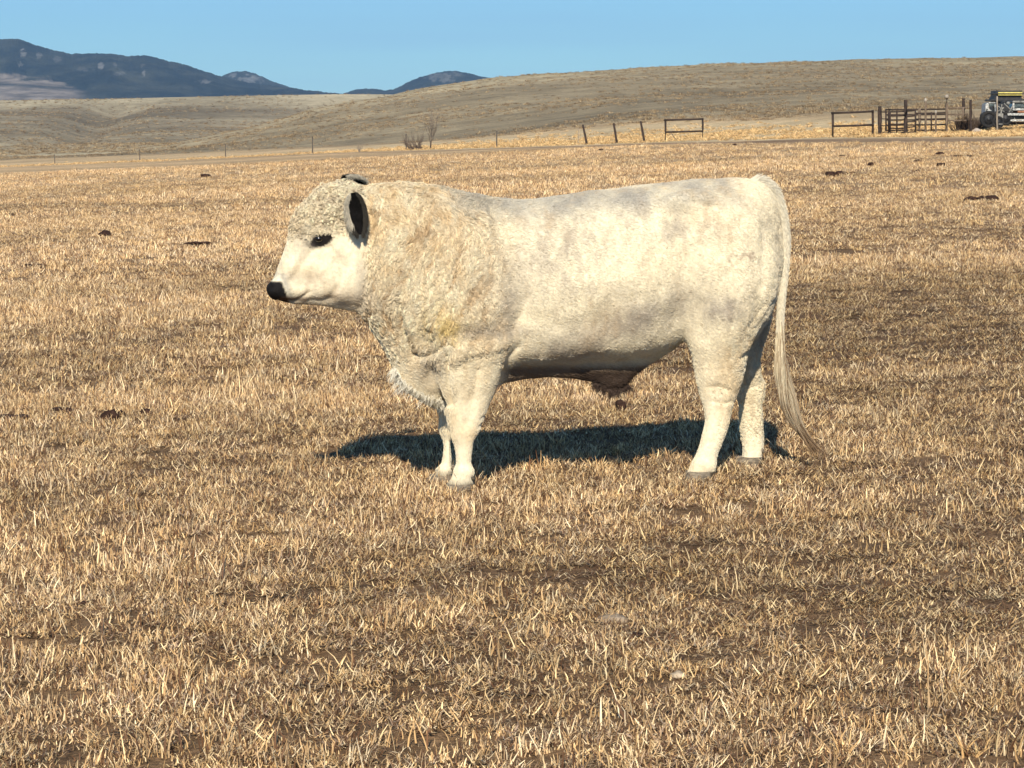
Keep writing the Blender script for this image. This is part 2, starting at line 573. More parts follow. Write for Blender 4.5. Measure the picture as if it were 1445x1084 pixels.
mountain('mountain_peak', 'small rocky peak behind the timbered range', 9800,
         [(285, 118), (305, 112), (318, 105), (330, 101), (345, 100), (358, 103), (372, 109), (392, 118), (420, 126), (450, 132)],
         146, [(348, 112, 22, 8, 0.75), (330, 106, 6, 3, 0.5)], depth=1200, seed=930)
mountain('mountain_dome', 'blue rounded mountain dome rising over the hill crest', 9000,
         [(468, 135), (490, 130), (505, 126.5), (525, 125), (545, 128.5), (556, 126), (575, 117), (592, 109), (610, 103.5), (628, 100.5), (645, 100), (660, 103), (675, 107), (700, 112), (740, 122), (800, 134)],
         142, [(622, 109, 22, 7, 0.5), (640, 105, 12, 4, 0.3)], depth=1500, seed=960)

# ------------------------------------------------------------------ haze
hm_ = bpy.data.materials.new('haze_air')
hm_.use_nodes = True
hn_ = hm_.node_tree
hn_.nodes.clear()
pv = hn_.nodes.new('ShaderNodeVolumePrincipled')
pv.inputs['Color'].default_value = (0.42, 0.68, 1.0, 1)
pv.inputs['Density'].default_value = 4.8e-5
ho = hn_.nodes.new('ShaderNodeOutputMaterial')
hn_.links.new(pv.outputs[0], ho.inputs['Volume'])
hb = MB().box((0, 6500, 165), (36000, 20000, 900))
haze = hb.build('haze', hm_)
tag(haze, 'thin blue air between the pasture and the mountains', kind='stuff')

# ------------------------------------------------------------------ grass
blade_mat, n_, b_ = new_mat('dry_blade', 0.75, 0.25)
N, K = n_.nodes.new, n_.links.new
a1 = N('ShaderNodeAttribute'); a1.attribute_name = 'tint'
a2 = N('ShaderNodeAttribute'); a2.attribute_name = 'ptint'; a2.attribute_type = 'INSTANCER'
K(mul(a1.outputs['Color'], a2.outputs['Color']), b_.inputs['Base Color'])


def clump(name, kind, seed):
    g = np.random.default_rng(seed)
    V, F, C = [], [], []
    n = {'stub': 34, 'litter': 56, 'tall': 12, 'tuft': 40}[kind]
    for _ in range(n):
        th = g.uniform(0, 2 * math.pi)
        rr = 0.085 * math.sqrt(g.uniform(0, 1))
        if kind == 'tuft': rr *= 0.45
        bx, by = rr * math.cos(th), rr * math.sin(th)
        d = g.uniform(0, 2 * math.pi)
        if kind == 'stub':
            h = g.uniform(0.015, 0.046); lean = g.uniform(0, 0.5); curl = g.uniform(-0.8, 1.4); w = g.uniform(0.0014, 0.0028)
        elif kind == 'litter':
            h = g.uniform(0.022, 0.06); lean = g.uniform(0.8, 1.55); curl = g.uniform(-2.2, 2.2); w = g.uniform(0.0014, 0.0032)
        elif kind == 'tall':
            h = g.uniform(0.05, 0.115); lean = g.uniform(0.02, 0.35); curl = g.uniform(-0.4, 0.8); w = g.uniform(0.0018, 0.0032)
        else:
            h = g.uniform(0.04, 0.10); lean = g.uniform(0.1, 0.8); curl = g.uniform(0, 1.4); w = g.uniform(0.0016, 0.003)
        u = g.uniform(0, 1)
        pal = np.array([0.92, 0.705, 0.42]); mid = np.array([0.56, 0.370, 0.19]); brn = np.array([0.14, 0.072, 0.038]); gry = np.array([0.38, 0.265, 0.175])
        if kind in ('stub', 'tall', 'tuft'):
            c = pal if u < 0.33 else mid if u < 0.74 else brn
        else:
            c = pal if u < 0.18 else mid if u < 0.50 else gry if u < 0.66 else brn
        c = c * g.uniform(0.78, 1.15)
        # ribbon across three stations
        segs = 3
        p = Vector((bx, by, -0.004 if kind != 'litter' else g.uniform(0.0, 0.014)))
        ang = lean
        wd = g.uniform(0, math.pi)
        wv = Vector((math.cos(wd), math.sin(wd), 0)) * w
        base = len(V)
        turn = d
        for s in range(segs + 1):
            t = s / segs
            ww = wv * (1 - 0.75 * t * t)
            V.append(tuple(p - ww)); V.append(tuple(p + ww))
            cc = c * (0.9 + 0.2 * t)
            C.append(cc); C.append(cc)
            p = p + Vector((math.sin(ang) * math.cos(turn), math.sin(ang) * math.sin(turn), math.cos(ang))) * (h / segs)
            ang += curl / segs * 1.6
            turn += g.uniform(-0.7, 0.7) * (2.0 if kind == 'litter' else 0.8)
            if kind == 'litter': ang = min(max(ang, 0.55), 1.62)
        for s in range(segs):
            b = base + 2 * s
            F.append((b, b + 1, b + 3, b + 2))
    me = bpy.data.meshes.new(name)
    me.from_pydata(V, [], F)
    me.update()
    set_col(me, 'tint', np.array(C))
    me.materials.append(blade_mat)
    o = bpy.data.objects.new(name, me)
    return o


def scatter(name, label, pts, rz, sc, idx, tint, protos):
    """one object: points that carry a clump each (geometry nodes)"""
    me = bpy.data.meshes.new(name)
    me.vertices.add(len(pts))
    me.vertices.foreach_set('co', np.asarray(pts, np.float32).ravel())
    def att(nm, ty, v):
        a = me.attributes.new(nm, ty, 'POINT')
        a.data.foreach_set('vector' if ty == 'FLOAT_VECTOR' else 'value', np.asarray(v).ravel())
    att('prot', 'FLOAT_VECTOR', rz.astype(np.float32))
    att('pscale', 'FLOAT_VECTOR', sc.astype(np.float32))
    att('pidx', 'INT', idx.astype(np.int32))
    set_col(me, 'ptint', tint)
    o = bpy.data.objects.new(name, me)
    COL.objects.link(o)
    pc = bpy.data.collections.new(name + '_kinds')
    for p in protos:
        pc.objects.link(p)
    ng = bpy.data.node_groups.new(name + '_nodes', 'GeometryNodeTree')
    ng.interface.new_socket('Geometry', in_out='INPUT', socket_type='NodeSocketGeometry')
    ng.interface.new_socket('Geometry', in_out='OUTPUT', socket_type='NodeSocketGeometry')
    N, K = ng.nodes.new, ng.links.new
    gi, go = N('NodeGroupInput'), N('NodeGroupOutput')
    ci = N('GeometryNodeCollectionInfo')
    ci.inputs['Collection'].default_value = pc
    ci.inputs['Separate Children'].default_value = True
    ci.inputs['Reset Children'].default_value = True
    ip = N('GeometryNodeInstanceOnPoints')
    ip.inputs['Pick Instance'].default_value = True
    def na(nm, ty):
        q = N('GeometryNodeInputNamedAttribute'); q.data_type = ty; q.inputs['Name'].default_value = nm
        return [s for s in q.outputs if s.enabled and s.name == 'Attribute'][0]
    mtp = N('GeometryNodeMeshToPoints')
    K(gi.outputs[0], mtp.inputs[0])
    K(mtp.outputs[0], ip.inputs['Points'])
    K(ci.outputs[0], ip.inputs['Instance'])
    K(na('pidx', 'INT'), ip.inputs['Instance Index'])
    K(na('prot', 'FLOAT_VECTOR'), ip.inputs['Rotation'])
    K(na('pscale', 'FLOAT_VECTOR'), ip.inputs['Scale'])
    K(ip.outputs[0], go.inputs[0])
    md = o.modifiers.new('scatter', 'NODES')
    md.node_group = ng
    tag(o, label, kind='stuff')
    return o


def strip_points(d0, d1, dens, g, margin=1.6, half=0.195):
    """random points of the ground between two distances, over the width in view plus a margin"""
    wmax = half * d1 + margin
    n = int((d1 - d0) * 2 * wmax * dens)
    X = g.uniform(-wmax, wmax, n); Y = g.uniform(d0, d1, n)
    k = np.abs(X) < half * Y + margin
    return X[k], Y[k]


g = np.random.default_rng(11)
kinds = ['stub'] * 5 + ['litter'] * 5 + ['tall'] * 3 + ['tuft'] * 2
protos = [clump('grass_clump_%02d' % i, k, 50 + i) for i, k in enumerate(kinds)]
px_, py_, ps_ = [], [], []
for d0, d1, dens, sc in ((5.2, 10, 215, 0.92), (10, 17, 165, 0.95), (17, 30, 80, 1.15), (30, 55, 26, 1.6), (55, 100, 7, 2.3), (100, 175, 1.8, 3.0)):
    X, Y = strip_points(d0, d1, dens, g, 1.4 if d0 < 20 else 3)
    px_.append(X); py_.append(Y); ps_.append(np.full(len(X), sc))
X = np.concatenate(px_); Y = np.concatenate(py_); SC = np.concatenate(ps_)
P = patch(X, Y)
keep = g.uniform(0, 1, len(X)) < 0.90 + 0.10 * P
PXs = 722.5 + FPX * X / Y
DF = np.interp(PXs, HX, FENCE_D)
keep &= ~((np.hypot(X, Y) > DF - 30))
X, Y, SC, P = X[keep], Y[keep], SC[keep], P[keep]
Z = terrain_z(X, Y)
u = g.uniform(0, 1, len(X))
pl = 0.80 - 0.55 * P
idx = np.where(u < pl, 5 + g.integers(0, 5, len(X)), np.where(u < pl + (1 - pl) * 0.86, g.integers(0, 5, len(X)), np.where(u < 0.985, 13 + g.integers(0, 2, len(X)), 10 + g.integers(0, 3, len(X)))))
near = np.hypot(X, Y) < 30
tl = g.uniform(0, 1, len(X))
idx = np.where(near & (tl < 0.035), 10 + g.integers(0, 3, len(X)), idx)
hs = SC * g.uniform(0.65, 1.2, len(X)) * (0.66 + 0.5 * P)
scv = np.stack([SC * g.uniform(0.85, 1.2, len(X)), SC * g.uniform(0.85, 1.2, len(X)), hs * np.where(SC > 1.5, 0.8, 1)], 1)
br = (0.74 + 0.42 * P) * g.uniform(0.75, 1.25, len(X))
farw = sstep(18, 45, np.hypot(X, Y))
br = br * (1 - farw) + farw * (1.10 + 0.35 * (P - 0.5)) * g.uniform(0.85, 1.15, len(X))
warm = g.uniform(-1, 1, len(X))
tint = np.stack([br * (1 + 0.05 * warm), br * (1.0), br * (1 - 0.12 * warm - 0.06 * (1 - P))], 1)
rot = np.stack([g.uniform(-0.12, 0.12, len(X)), g.uniform(-0.12, 0.12, len(X)), g.uniform(0, 6.283, len(X))], 1)
scatter('stubble_grass', 'short dry tan stubble and curled leaf litter over the pasture', np.stack([X, Y, Z], 1), rot, scv, idx, tint, protos)
print('clumps', len(X))

# tall pale grass left standing along the fence
n = 15000
PXf = g.uniform(-120, 1560, n)
DFf = np.interp(PXf, HX, FENCE_D)
D = DFf + g.uniform(-9, 1, n) + np.abs(g.normal(0, 1, n)) * 0.10 * DFf * (0.3 + 0.7 * sstep(400, 800, PXf))
A = (PXf - 722.5) / FPX
Yf = D / np.sqrt(1 + A * A); Xf = A * Yf
keep = g.uniform(0, 1, n) < (0.25 + 0.75 * sstep(380, 640, PXf)) * np.clip(0.6 + 0.9 * fbm(Xf / 6, Yf / 6, 0, 3, 88), 0, 1)
Xf, Yf = Xf[keep], Yf[keep]; n = len(Xf)
Zf = terrain_z(Xf, Yf)
s = g.uniform(1.3, 2.9, n)
protos2 = [clump('tall_grass_clump_%02d' % i, 'tuft', 90 + i) for i in range(4)]
tint = np.array([1.25, 1.2, 1.02]) * g.uniform(0.85, 1.2, n)[:, None]
scatter('fence_line_grass', 'tall pale golden grass standing along the fence line', np.stack([Xf, Yf, Zf], 1),
        np.stack([g.uniform(-.1, .1, n), g.uniform(-.1, .1, n), g.uniform(0, 6.28, n)], 1), np.stack([s * 2.2, s * 2.2, s], 1), g.integers(0, 4, n), tint, protos2)

#@@BULL@@
# ------------------------------------------------------------------ the bull
HD = math.radians(9)
BO = Vector((0.345, 12.12, 0.0))
BO.z = 0.004
CU, SU = math.cos(HD), math.sin(HD)


def to_local(px, py, lat=0.0):
    """where a pixel's ray meets the bull's lengthwise plane at a lateral offset: (along body, height)"""
    ax, az = ray(np.asarray(px, float), np.asarray(py, float))
    # point = t*(ax,1); lateral coordinate v = -(x-ox)*SU + (y-oy)*CU = lat
    t = (lat + (-BO.x * SU + BO.y * CU)) / (-ax * SU + CU)
    xx, yy = t * ax, t
    u = (xx - BO.x) * CU + (yy - BO.y) * SU
    z = CAMZ + az * t - BO.z
    return u, z


def chaikin(P, n=2, closed=True):
    P = np.asarray(P, float)
    for _ in range(n):
        Q = np.roll(P, -1, 0) if closed else P[1:]
        B = P if closed else P[:-1]
        a = B * 0.75 + Q * 0.25; b = B * 0.25 + Q * 0.75
        R = np.empty((len(a) * 2, P.shape[1])); R[0::2] = a; R[1::2] = b
        if not closed: R = np.concatenate([P[:1], R, P[-1:]])
        P = R
    return P


GH = 0.008
gu = np.arange(-1.60, 1.30, GH); gv = np.arange(-0.44, 0.445, GH); gz = np.arange(-0.03, 1.52, GH)
UU, ZZ = np.meshgrid(gu, gz, indexing='ij')


def poly_sdf(pts, lat):
    """signed distance (positive inside) on the u,z grid"""
    pts = chaikin(pts, 2)
    u, z = to_local(pts[:, 0], pts[:, 1], lat)
    n = len(u)
    d = np.full(UU.shape, 1e9); ins = np.zeros(UU.shape, bool)
    for i in range(n):
        j = (i + 1) % n
        ax, az, bx, bz = u[i], z[i], u[j], z[j]
        ex, ez = bx - ax, bz - az
        L2 = ex * ex + ez * ez + 1e-12
        t = np.clip(((UU - ax) * ex + (ZZ - az) * ez) / L2, 0, 1)
        dd = (UU - ax - t * ex) ** 2 + (ZZ - az - t * ez) ** 2
        d = np.minimum(d, dd)
        if az != bz:
            c = (az > ZZ) != (bz > ZZ)
            xi = (bx - ax) * (ZZ - az) / (bz - az) + ax
            ins ^= c & (UU < xi)
    d = np.sqrt(d)
    return np.where(ins, d, -d)


def ppx(u, z):
    """photograph pixel of a point of the bull's middle plane"""
    x = BO.x + u * CU; y = BO.y + u * SU
    return 722.5 + FPX * (x / y) / (CP - 0 * u) * 0 + FPX * x / (y * CP - (z + BO.z - CAMZ) * SP), 542 - FPX * ((z + BO.z - CAMZ) * CP + y * SP) / (y * CP - (z + BO.z - CAMZ) * SP)


PXG, PYG = ppx(UU, ZZ)


def inflate(d2, Wd, R, lat):
    """solid whose side outline is d2 > 0, half as thick as Wd, rounded over R"""
    a = np.maximum(R - d2, 0)[:, None, :]
    b = np.abs(gv[None, :, None] - lat) * (R / Wd)[:, None, :]
    return ((np.sqrt(a * a + b * b) - R[:, None, :]) * np.minimum(1, (Wd / R)[:, None, :])).astype(np.float32)


def smin(a, b, k):
    h = np.clip(0.5 + 0.5 * (b - a) / k, 0, 1)
    return b * (1 - h) + a * h - k * h * (1 - h)


def ellip(c, r):
    q = np.sqrt(((gu[:, None, None] - c[0]) / r[0]) ** 2 + ((gv[None, :, None] - c[1]) / r[1]) ** 2 + ((gz[None, None, :] - c[2]) / r[2]) ** 2)
    return ((q - 1) * min(r)).astype(np.float32)


def capsule(p, q, r0, r1, ky=1.0):
    p = np.array(p); q = np.array(q); e = q - p
    X = gu[:, None, None] - p[0]; Y = gv[None, :, None] - p[1]; Z_ = gz[None, None, :] - p[2]
    t = np.clip((X * e[0] + Y * e[1] + Z_ * e[2]) / (e @ e), 0, 1)
    return (np.sqrt((X - t * e[0]) ** 2 + ((Y - t * e[1]) / ky) ** 2 + (Z_ - t * e[2]) ** 2) - (r0 + (r1 - r0) * t)).astype(np.float32)


def L3(px, py, lat):
    u, z = to_local(px, py, lat)
    return (float(u), lat, float(z))


one = np.ones_like(UU)
trunk = [(500, 266), (515, 265), (530, 262), (550, 258), (568, 257), (590, 260), (615, 266), (645, 273), (680, 278), (720, 281), (760, 281), (800, 277), (840, 270), (880, 265), (920, 259), (960, 255), (1000, 253), (1040, 252), (1065, 253), (1083, 262), (1096, 282), (1103, 312), (1107, 350), (1104, 385), (1097, 415), (1088, 440), (1076, 462), (1062, 480), (1040, 490), (1010, 482), (985, 474), (968, 478), (948, 490), (925, 499), (900, 505), (860, 509), (810, 514), (760, 518), (720, 520), (695, 546), (665, 560), (640, 568), (620, 566), (598, 559), (575, 546), (560, 531), (551, 510), (541, 488), (528, 466), (512, 446), (497, 430), (485, 400), (480, 340), (485, 290)]
d = poly_sdf(trunk, 0)
Wt = np.interp(PXG, [480, 520, 550, 590, 630, 680, 740, 820, 900, 960, 1010, 1050, 1080, 1100, 1115], [.105, .125, .17, .225, .262, .282, .30, .33, .335, .315, .30, .26, .19, .13, .10])
Rt = np.clip(Wt * (1.08 + .24 * sstep(640, 760, PXG)), .13, .44) * (1 - 0.34 * sstep(440, 500, PYG) * sstep(700, 740, PXG) * sstep(990, 950, PXG))
Wt = Wt * (1 - 0.38 * sstep(430, 560, PYG) * (1 - sstep(640, 720, PXG)))
# narrower along the spine of the neck
F_ = inflate(d, Wt, Rt, 0)

head = [(384, 397), (389, 385), (396, 367), (403, 347), (409, 327), (416, 307), (427, 290), (439, 276), (454, 266), (470, 260), (488, 258), (505, 264), (520, 285), (530, 320), (530, 370), (520, 410), (508, 434), (493, 438), (475, 436), (458, 432), (440, 430), (425, 430), (405, 428), (391, 426), (380, 420), (375, 410), (377, 401)]
dh = poly_sdf(head, 0)
tax = ((PXG - 380) * 120 + (PYG - 410) * -110) / (120 ** 2 + 110 ** 2)
Wh = np.interp(tax, [0, .12, .3, .5, .7, .9, 1.1], [.075, .078, .072, .088, .118, .125, .12])
Wh = Wh * (1 - 0.45 * sstep(408, 436, PYG) * sstep(393, 415, PXG))
H_ = inflate(dh, Wh, np.clip(Wh * 0.95, .06, .14), 0)
H_ = smin(H_, ellip(L3(450, 330, -.085), (.055, .035, .040)), .03)     # brow and eye socket
H_ = smin(H_, ellip(L3(450, 330, .085), (.055, .035, .040)), .03)
for s in (-1, 1):
    H_ = smin(H_, ellip(L3(488, 388, s * .075), (.095, .045, .10)), .05)  # cheek
    H_ = smin(H_, ellip(L3(425, 378, s * .052), (.060, .028, .03)), .03)  # nose side
    H_ = smin(H_, ellip(L3(390, 405, s * .045), (.032, .034, .036)), .02)  # nostril wing
    H_ = np.maximum(H_, -capsule(L3(379, 407, s * .050), L3(385, 404, s * .082), .010, .013) - .0)  # nostril
    H_ = -smin(-H_, ellip(L3(418, 427, s * .085), (.060, .030, .007)), .006)  # mouth line
    H_ = -smin(-H_, ellip(L3(449, 337, s * .128), (.022, .016, .014)), .006)  # eye slit
F_ = smin(F_, H_, .045)

W_ = np.clip
def leg(poly, lat, wy, ww, k, Rf=1.0):
    global F_
    poly = [(a, b + max(0, b - 674) * .5) for a, b in poly]
    dd = poly_sdf(poly, lat)
    Wl = np.interp(PYG, wy, ww)
    lean = sstep(535, 575, PYG) * sstep(682, 670, PYG)
    dd = dd - 0.0055 * lean; Wl = Wl * (1 - .10 * lean)
    F_ = smin(F_, inflate(dd, Wl, np.clip(Wl * Rf, .02, .2), lat), k)


fl_n = [(634, 470), (690, 468), (716, 490), (708, 520), (701, 545), (694, 565), (689, 582), (684, 597), (680, 610), (671, 622), (668, 640), (667, 655), (670, 668), (669, 678), (665, 692), (634, 692), (630, 682), (637, 672), (642, 660), (641, 645), (640, 630), (635, 615), (630, 600), (627, 580), (623, 555), (619, 530), (620, 500)]
leg(fl_n, -.155, [470, 520, 570, 605, 625, 650, 668, 690], [.11, .10, .075, .058, .046, .040, .046, .056], .035)
fl_f = [(600, 470), (670, 468), (690, 490), (668, 530), (655, 560), (642, 590), (641, 606), (637, 620), (638, 640), (639, 652), (634, 668), (637, 680), (612, 684), (610, 678), (620, 664), (624, 645), (625, 630), (624, 615), (621, 600), (617, 580), (606, 540)]
leg(fl_f, .155, [470, 520, 570, 605, 625, 650, 668, 690], [.11, .10, .075, .058, .046, .040, .046, .056], .035)
hl_n = [(972, 462), (985, 410), (1030, 370), (1075, 375), (1082, 405), (1076, 435), (1065, 460), (1055, 482), (1050, 505), (1048, 526), (1043, 546), (1038, 562), (1034, 580), (1029, 598), (1022, 618), (1015, 638), (1010, 655), (1011, 668), (1008, 679), (968, 683), (963, 678), (970, 662), (978, 648), (986, 630), (992, 610), (994, 595), (992, 578), (988, 560), (983, 540), (979, 515), (975, 490)]
leg(hl_n, -.155, [380, 440, 500, 545, 580, 615, 645, 665, 690], [.135, .15, .105, .066, .052, .043, .043, .050, .058], .05, .9)
hl_f = [(1000, 440), (1040, 410), (1085, 430), (1080, 470), (1070, 500), (1072, 530), (1074, 550), (1075, 575), (1077, 600), (1080, 620), (1078, 640), (1074, 655), (1077, 672), (1040, 676), (1040, 664), (1046, 650), (1047, 630), (1044, 610), (1041, 590), (1041, 560), (1040, 540), (1030, 520), (1010, 500)]
leg(hl_f, .155, [380, 440, 500, 545, 580, 615, 645, 665, 690], [.135, .15, .105, .066, .052, .043, .043, .050, .058], .05, .9)

for s in (-1, 1):
    F_ = smin(F_, ellip(L3(652, 425, s * .19), (.17, .105, .26)), .10)     # shoulder
    F_ = smin(F_, ellip(L3(640, 505, s * .17), (.12, .075, .09)), .05)     # point of the shoulder / upper arm
    F_ = smin(F_, ellip(L3(1030, 385, s * .19), (.19, .125, .26)), .10)    # thigh
    F_ = smin(F_, ellip(L3(1012, 470, s * .17), (.105, .075, .10)), .05)     # stifle
    F_ = smin(F_, ellip(L3(970, 285, s * .21), (.10, .05, .05)), .06)      # hip bone
    F_ = smin(F_, ellip(L3(560, 360, s * .12), (.13, .075, .20)), .08)     # neck muscle
    F_ = -smin(-F_, ellip(L3(958, 355, s * .385), (.10, .055, .13)), .08)   # hollow of the flank
    F_ = -smin(-F_, ellip(L3(985, 442, s * .37), (.06, .05, .09)), .06)
    F_ = -smin(-F_, ellip(L3(724, 440, s * .36), (.045, .045, .17)), .06)   # behind the shoulder
    F_ = -smin(-F_, ellip(L3(596, 498, s * .26), (.050, .085, .095)), .05)
    F_ = -smin(-F_, ellip(L3(610, 535, s * .20), (.026, .07, .06)), .03)   # between neck and arm
for s in (-1, 1):
    kx = 656 if s < 0 else 632
    F_ = smin(F_, ellip(L3(kx, 603, s * .155), ((.058 if s < 0 else .036), .050, .048)), .02)      # knee
    F_ = smin(F_, ellip(L3(kx - 1 if s < 0 else 627, 665, s * .155), ((.047 if s < 0 else .036), .047, .032)), .015)    # fetlock
    hx = (1013, 1032, 998) if s < 0 else (1058, 1066, 1062)
    F_ = smin(F_, ellip(L3(hx[0], 556, s * .155), (.066, .052, .058)), .02)     # hock
    F_ = smin(F_, ellip(L3(hx[1], 540, s * .155), (.032, .025, .038)), .02)    # point of the hock
    F_ = smin(F_, ellip(L3(hx[2] - 4, 655, s * .155), (.052, .050, .034)), .015)
F_ = smin(F_, capsule(L3(575, 532, 0), L3(615, 556, 0), .040, .046, 1.0), .04)   # brisket
# keel of the belly, narrower and lower than the ribs
kl = [(690, 500), (980, 450), (976, 474), (955, 486), (925, 503), (895, 516), (860, 526), (810, 530), (760, 531), (720, 537), (690, 550), (670, 540)]
dd = poly_sdf(kl, 0)
F_ = smin(F_, inflate(dd, 0.085 * one, 0.08 * one, 0), .022)
# sheath under the belly
sh = [(770, 515), (808, 526), (830, 533), (848, 545), (862, 551), (876, 549), (886, 543), (895, 531), (908, 520), (930, 504), (955, 488), (930, 480), (850, 490)]
dd = poly_sdf(sh, 0)
F_ = smin(F_, inflate(dd, 0.040 * one, 0.045 * one, 0), .05)


def surface_nets(Fv, o, h):
    nx, ny, nz_ = Fv.shape
    s = Fv < 0
    cs = [s[i:nx - 1 + i, j:ny - 1 + j, k:nz_ - 1 + k] for i in (0, 1) for j in (0, 1) for k in (0, 1)]
    tot = sum(c.astype(np.int8) for c in cs)
    act = (tot > 0) & (tot < 8)
    I, J, K_ = np.nonzero(act)
    idm = np.full(act.shape, -1, np.int64)
    idm[I, J, K_] = np.arange(len(I))
    acc = np.zeros((len(I), 3)); cnt = np.zeros(len(I))
    cor = [(i, j, k) for i in (0, 1) for j in (0, 1) for k in (0, 1)]
    for a in range(8):
        for b in range(a + 1, 8):
            ca, cb = cor[a], cor[b]
            if sum(abs(ca[q] - cb[q]) for q in range(3)) != 1: continue
            va = Fv[I + ca[0], J + ca[1], K_ + ca[2]]; vb = Fv[I + cb[0], J + cb[1], K_ + cb[2]]
            m = (va < 0) != (vb < 0)
            t = np.where(m, va / np.where(m, va - vb, 1), 0)
            for q in range(3):
                acc[:, q] += m * (ca[q] + t * (cb[q] - ca[q]))
            cnt += m
    P = acc / cnt[:, None] + np.stack([I, J, K_], 1)
    P = P * h + np.array(o)
    Fs = []
    # x edges
    for ax in range(3):
        if ax == 0:
            a = s[:-1, 1:-1, 1:-1]; b = s[1:, 1:-1, 1:-1]
        elif ax == 1:
            a = s[1:-1, :-1, 1:-1]; b = s[1:-1, 1:, 1:-1]
        else:
            a = s[1:-1, 1:-1, :-1]; b = s[1:-1, 1:-1, 1:]
        m = a != b
        i, j, k = np.nonzero(m)
        fl = a[i, j, k]
        if ax == 0:
            q = [idm[i, j, k], idm[i, j + 1, k], idm[i, j + 1, k + 1], idm[i, j, k + 1]]
        elif ax == 1:
            q = [idm[i, j, k], idm[i, j, k + 1], idm[i + 1, j, k + 1], idm[i + 1, j, k]]
        else:
            q = [idm[i, j, k], idm[i + 1, j, k], idm[i + 1, j + 1, k], idm[i, j + 1, k]]
        q = np.stack(q, 1)
        q[~fl] = q[~fl][:, ::-1]
        Fs.append(q)
    return P, np.concatenate(Fs)


BV, BF = surface_nets(F_, (gu[0], gv[0], gz[0]), GH)
# keep the largest connected piece (drop specks)
E = np.concatenate([BF[:, [0, 1]], BF[:, [1, 2]], BF[:, [2, 3]], BF[:, [3, 0]]])
nV = len(BV)
deg = np.bincount(E.ravel(), minlength=nV).astype(float)


def smooth(A, it, f=0.5):
    for _ in range(it):
        S_ = np.stack([np.bincount(E[:, 0], A[E[:, 1], q], nV) + np.bincount(E[:, 1], A[E[:, 0], q], nV) for q in range(A.shape[1])], 1)
        A = A + f * (S_ / deg[:, None] - A)
    return A


BV = smooth(BV, 3)


def vnormals(P):
    n = np.cross(P[BF[:, 2]] - P[BF[:, 0]], P[BF[:, 3]] - P[BF[:, 1]])
    N_ = np.stack([sum(np.bincount(BF[:, c], n[:, q], nV) for c in range(4)) for q in range(3)], 1)
    return N_ / (np.linalg.norm(N_, axis=1, keepdims=True) + 1e-12)


NN = smooth(vnormals(BV), 3)
NN /= np.linalg.norm(NN, axis=1, keepdims=True)


def fur_zones(u, v, z):
    px, py = ppx(u, z)
    neck = sstep(496, 522, px) * (1 - sstep(640, 735, px)) * (1 - sstep(470, 530, py))
    face = sstep(400, 412, px) * (1 - sstep(495, 520, px)) * (1 - sstep(296, 348, py + (px - 450) * 0.15))
    rear = sstep(985, 1040, px) * sstep(380, 440, py) * (1 - sstep(600, 640, py))
    legs = sstep(535, 560, py)
    return px, py, neck, face, rear, legs


def streaks(u, v, z, warp=0.03):
    """lumpy curls combed down the neck"""
    wu = u + warp * vnoise(u * 11, v * 11, z * 11, 3); wz = z + warp * vnoise(u * 9, v * 9, z * 9, 4)
    a = (wu * 0.90 - wz * 0.42); b = (wu * 0.42 + wz * 0.90)
    return vnoise(a * 46, v * 14, b * 7, 5) * 0.6 + vnoise(a * 95, v * 30, b * 17, 6) * 0.5


def curls(u, v, z):
    c = vnoise(u * 42, v * 42, z * 42, 8); e = vnoise(u * 75, v * 75, z * 75, 9)
    return 0.6 - 2.2 * np.abs(c) + 0.5 * e


def creases(px, py):
    """folds of skin: each a polyline, depth and width in pixels"""
    out = 0
    for pts, amp, wd in CREASE:
        P_ = chaikin(pts, 2, False)
        dm = 1e9
        for i in range(len(P_) - 1):
            ex, ey = P_[i + 1] - P_[i]
            t = np.clip(((px - P_[i, 0]) * ex + (py - P_[i, 1]) * ey) / (ex * ex + ey * ey), 0, 1)
            dm = np.minimum(dm, (px - P_[i, 0] - t * ex) ** 2 + (py - P_[i, 1] - t * ey) ** 2)
        out = out + amp * np.exp(-dm / wd ** 2)
    return out


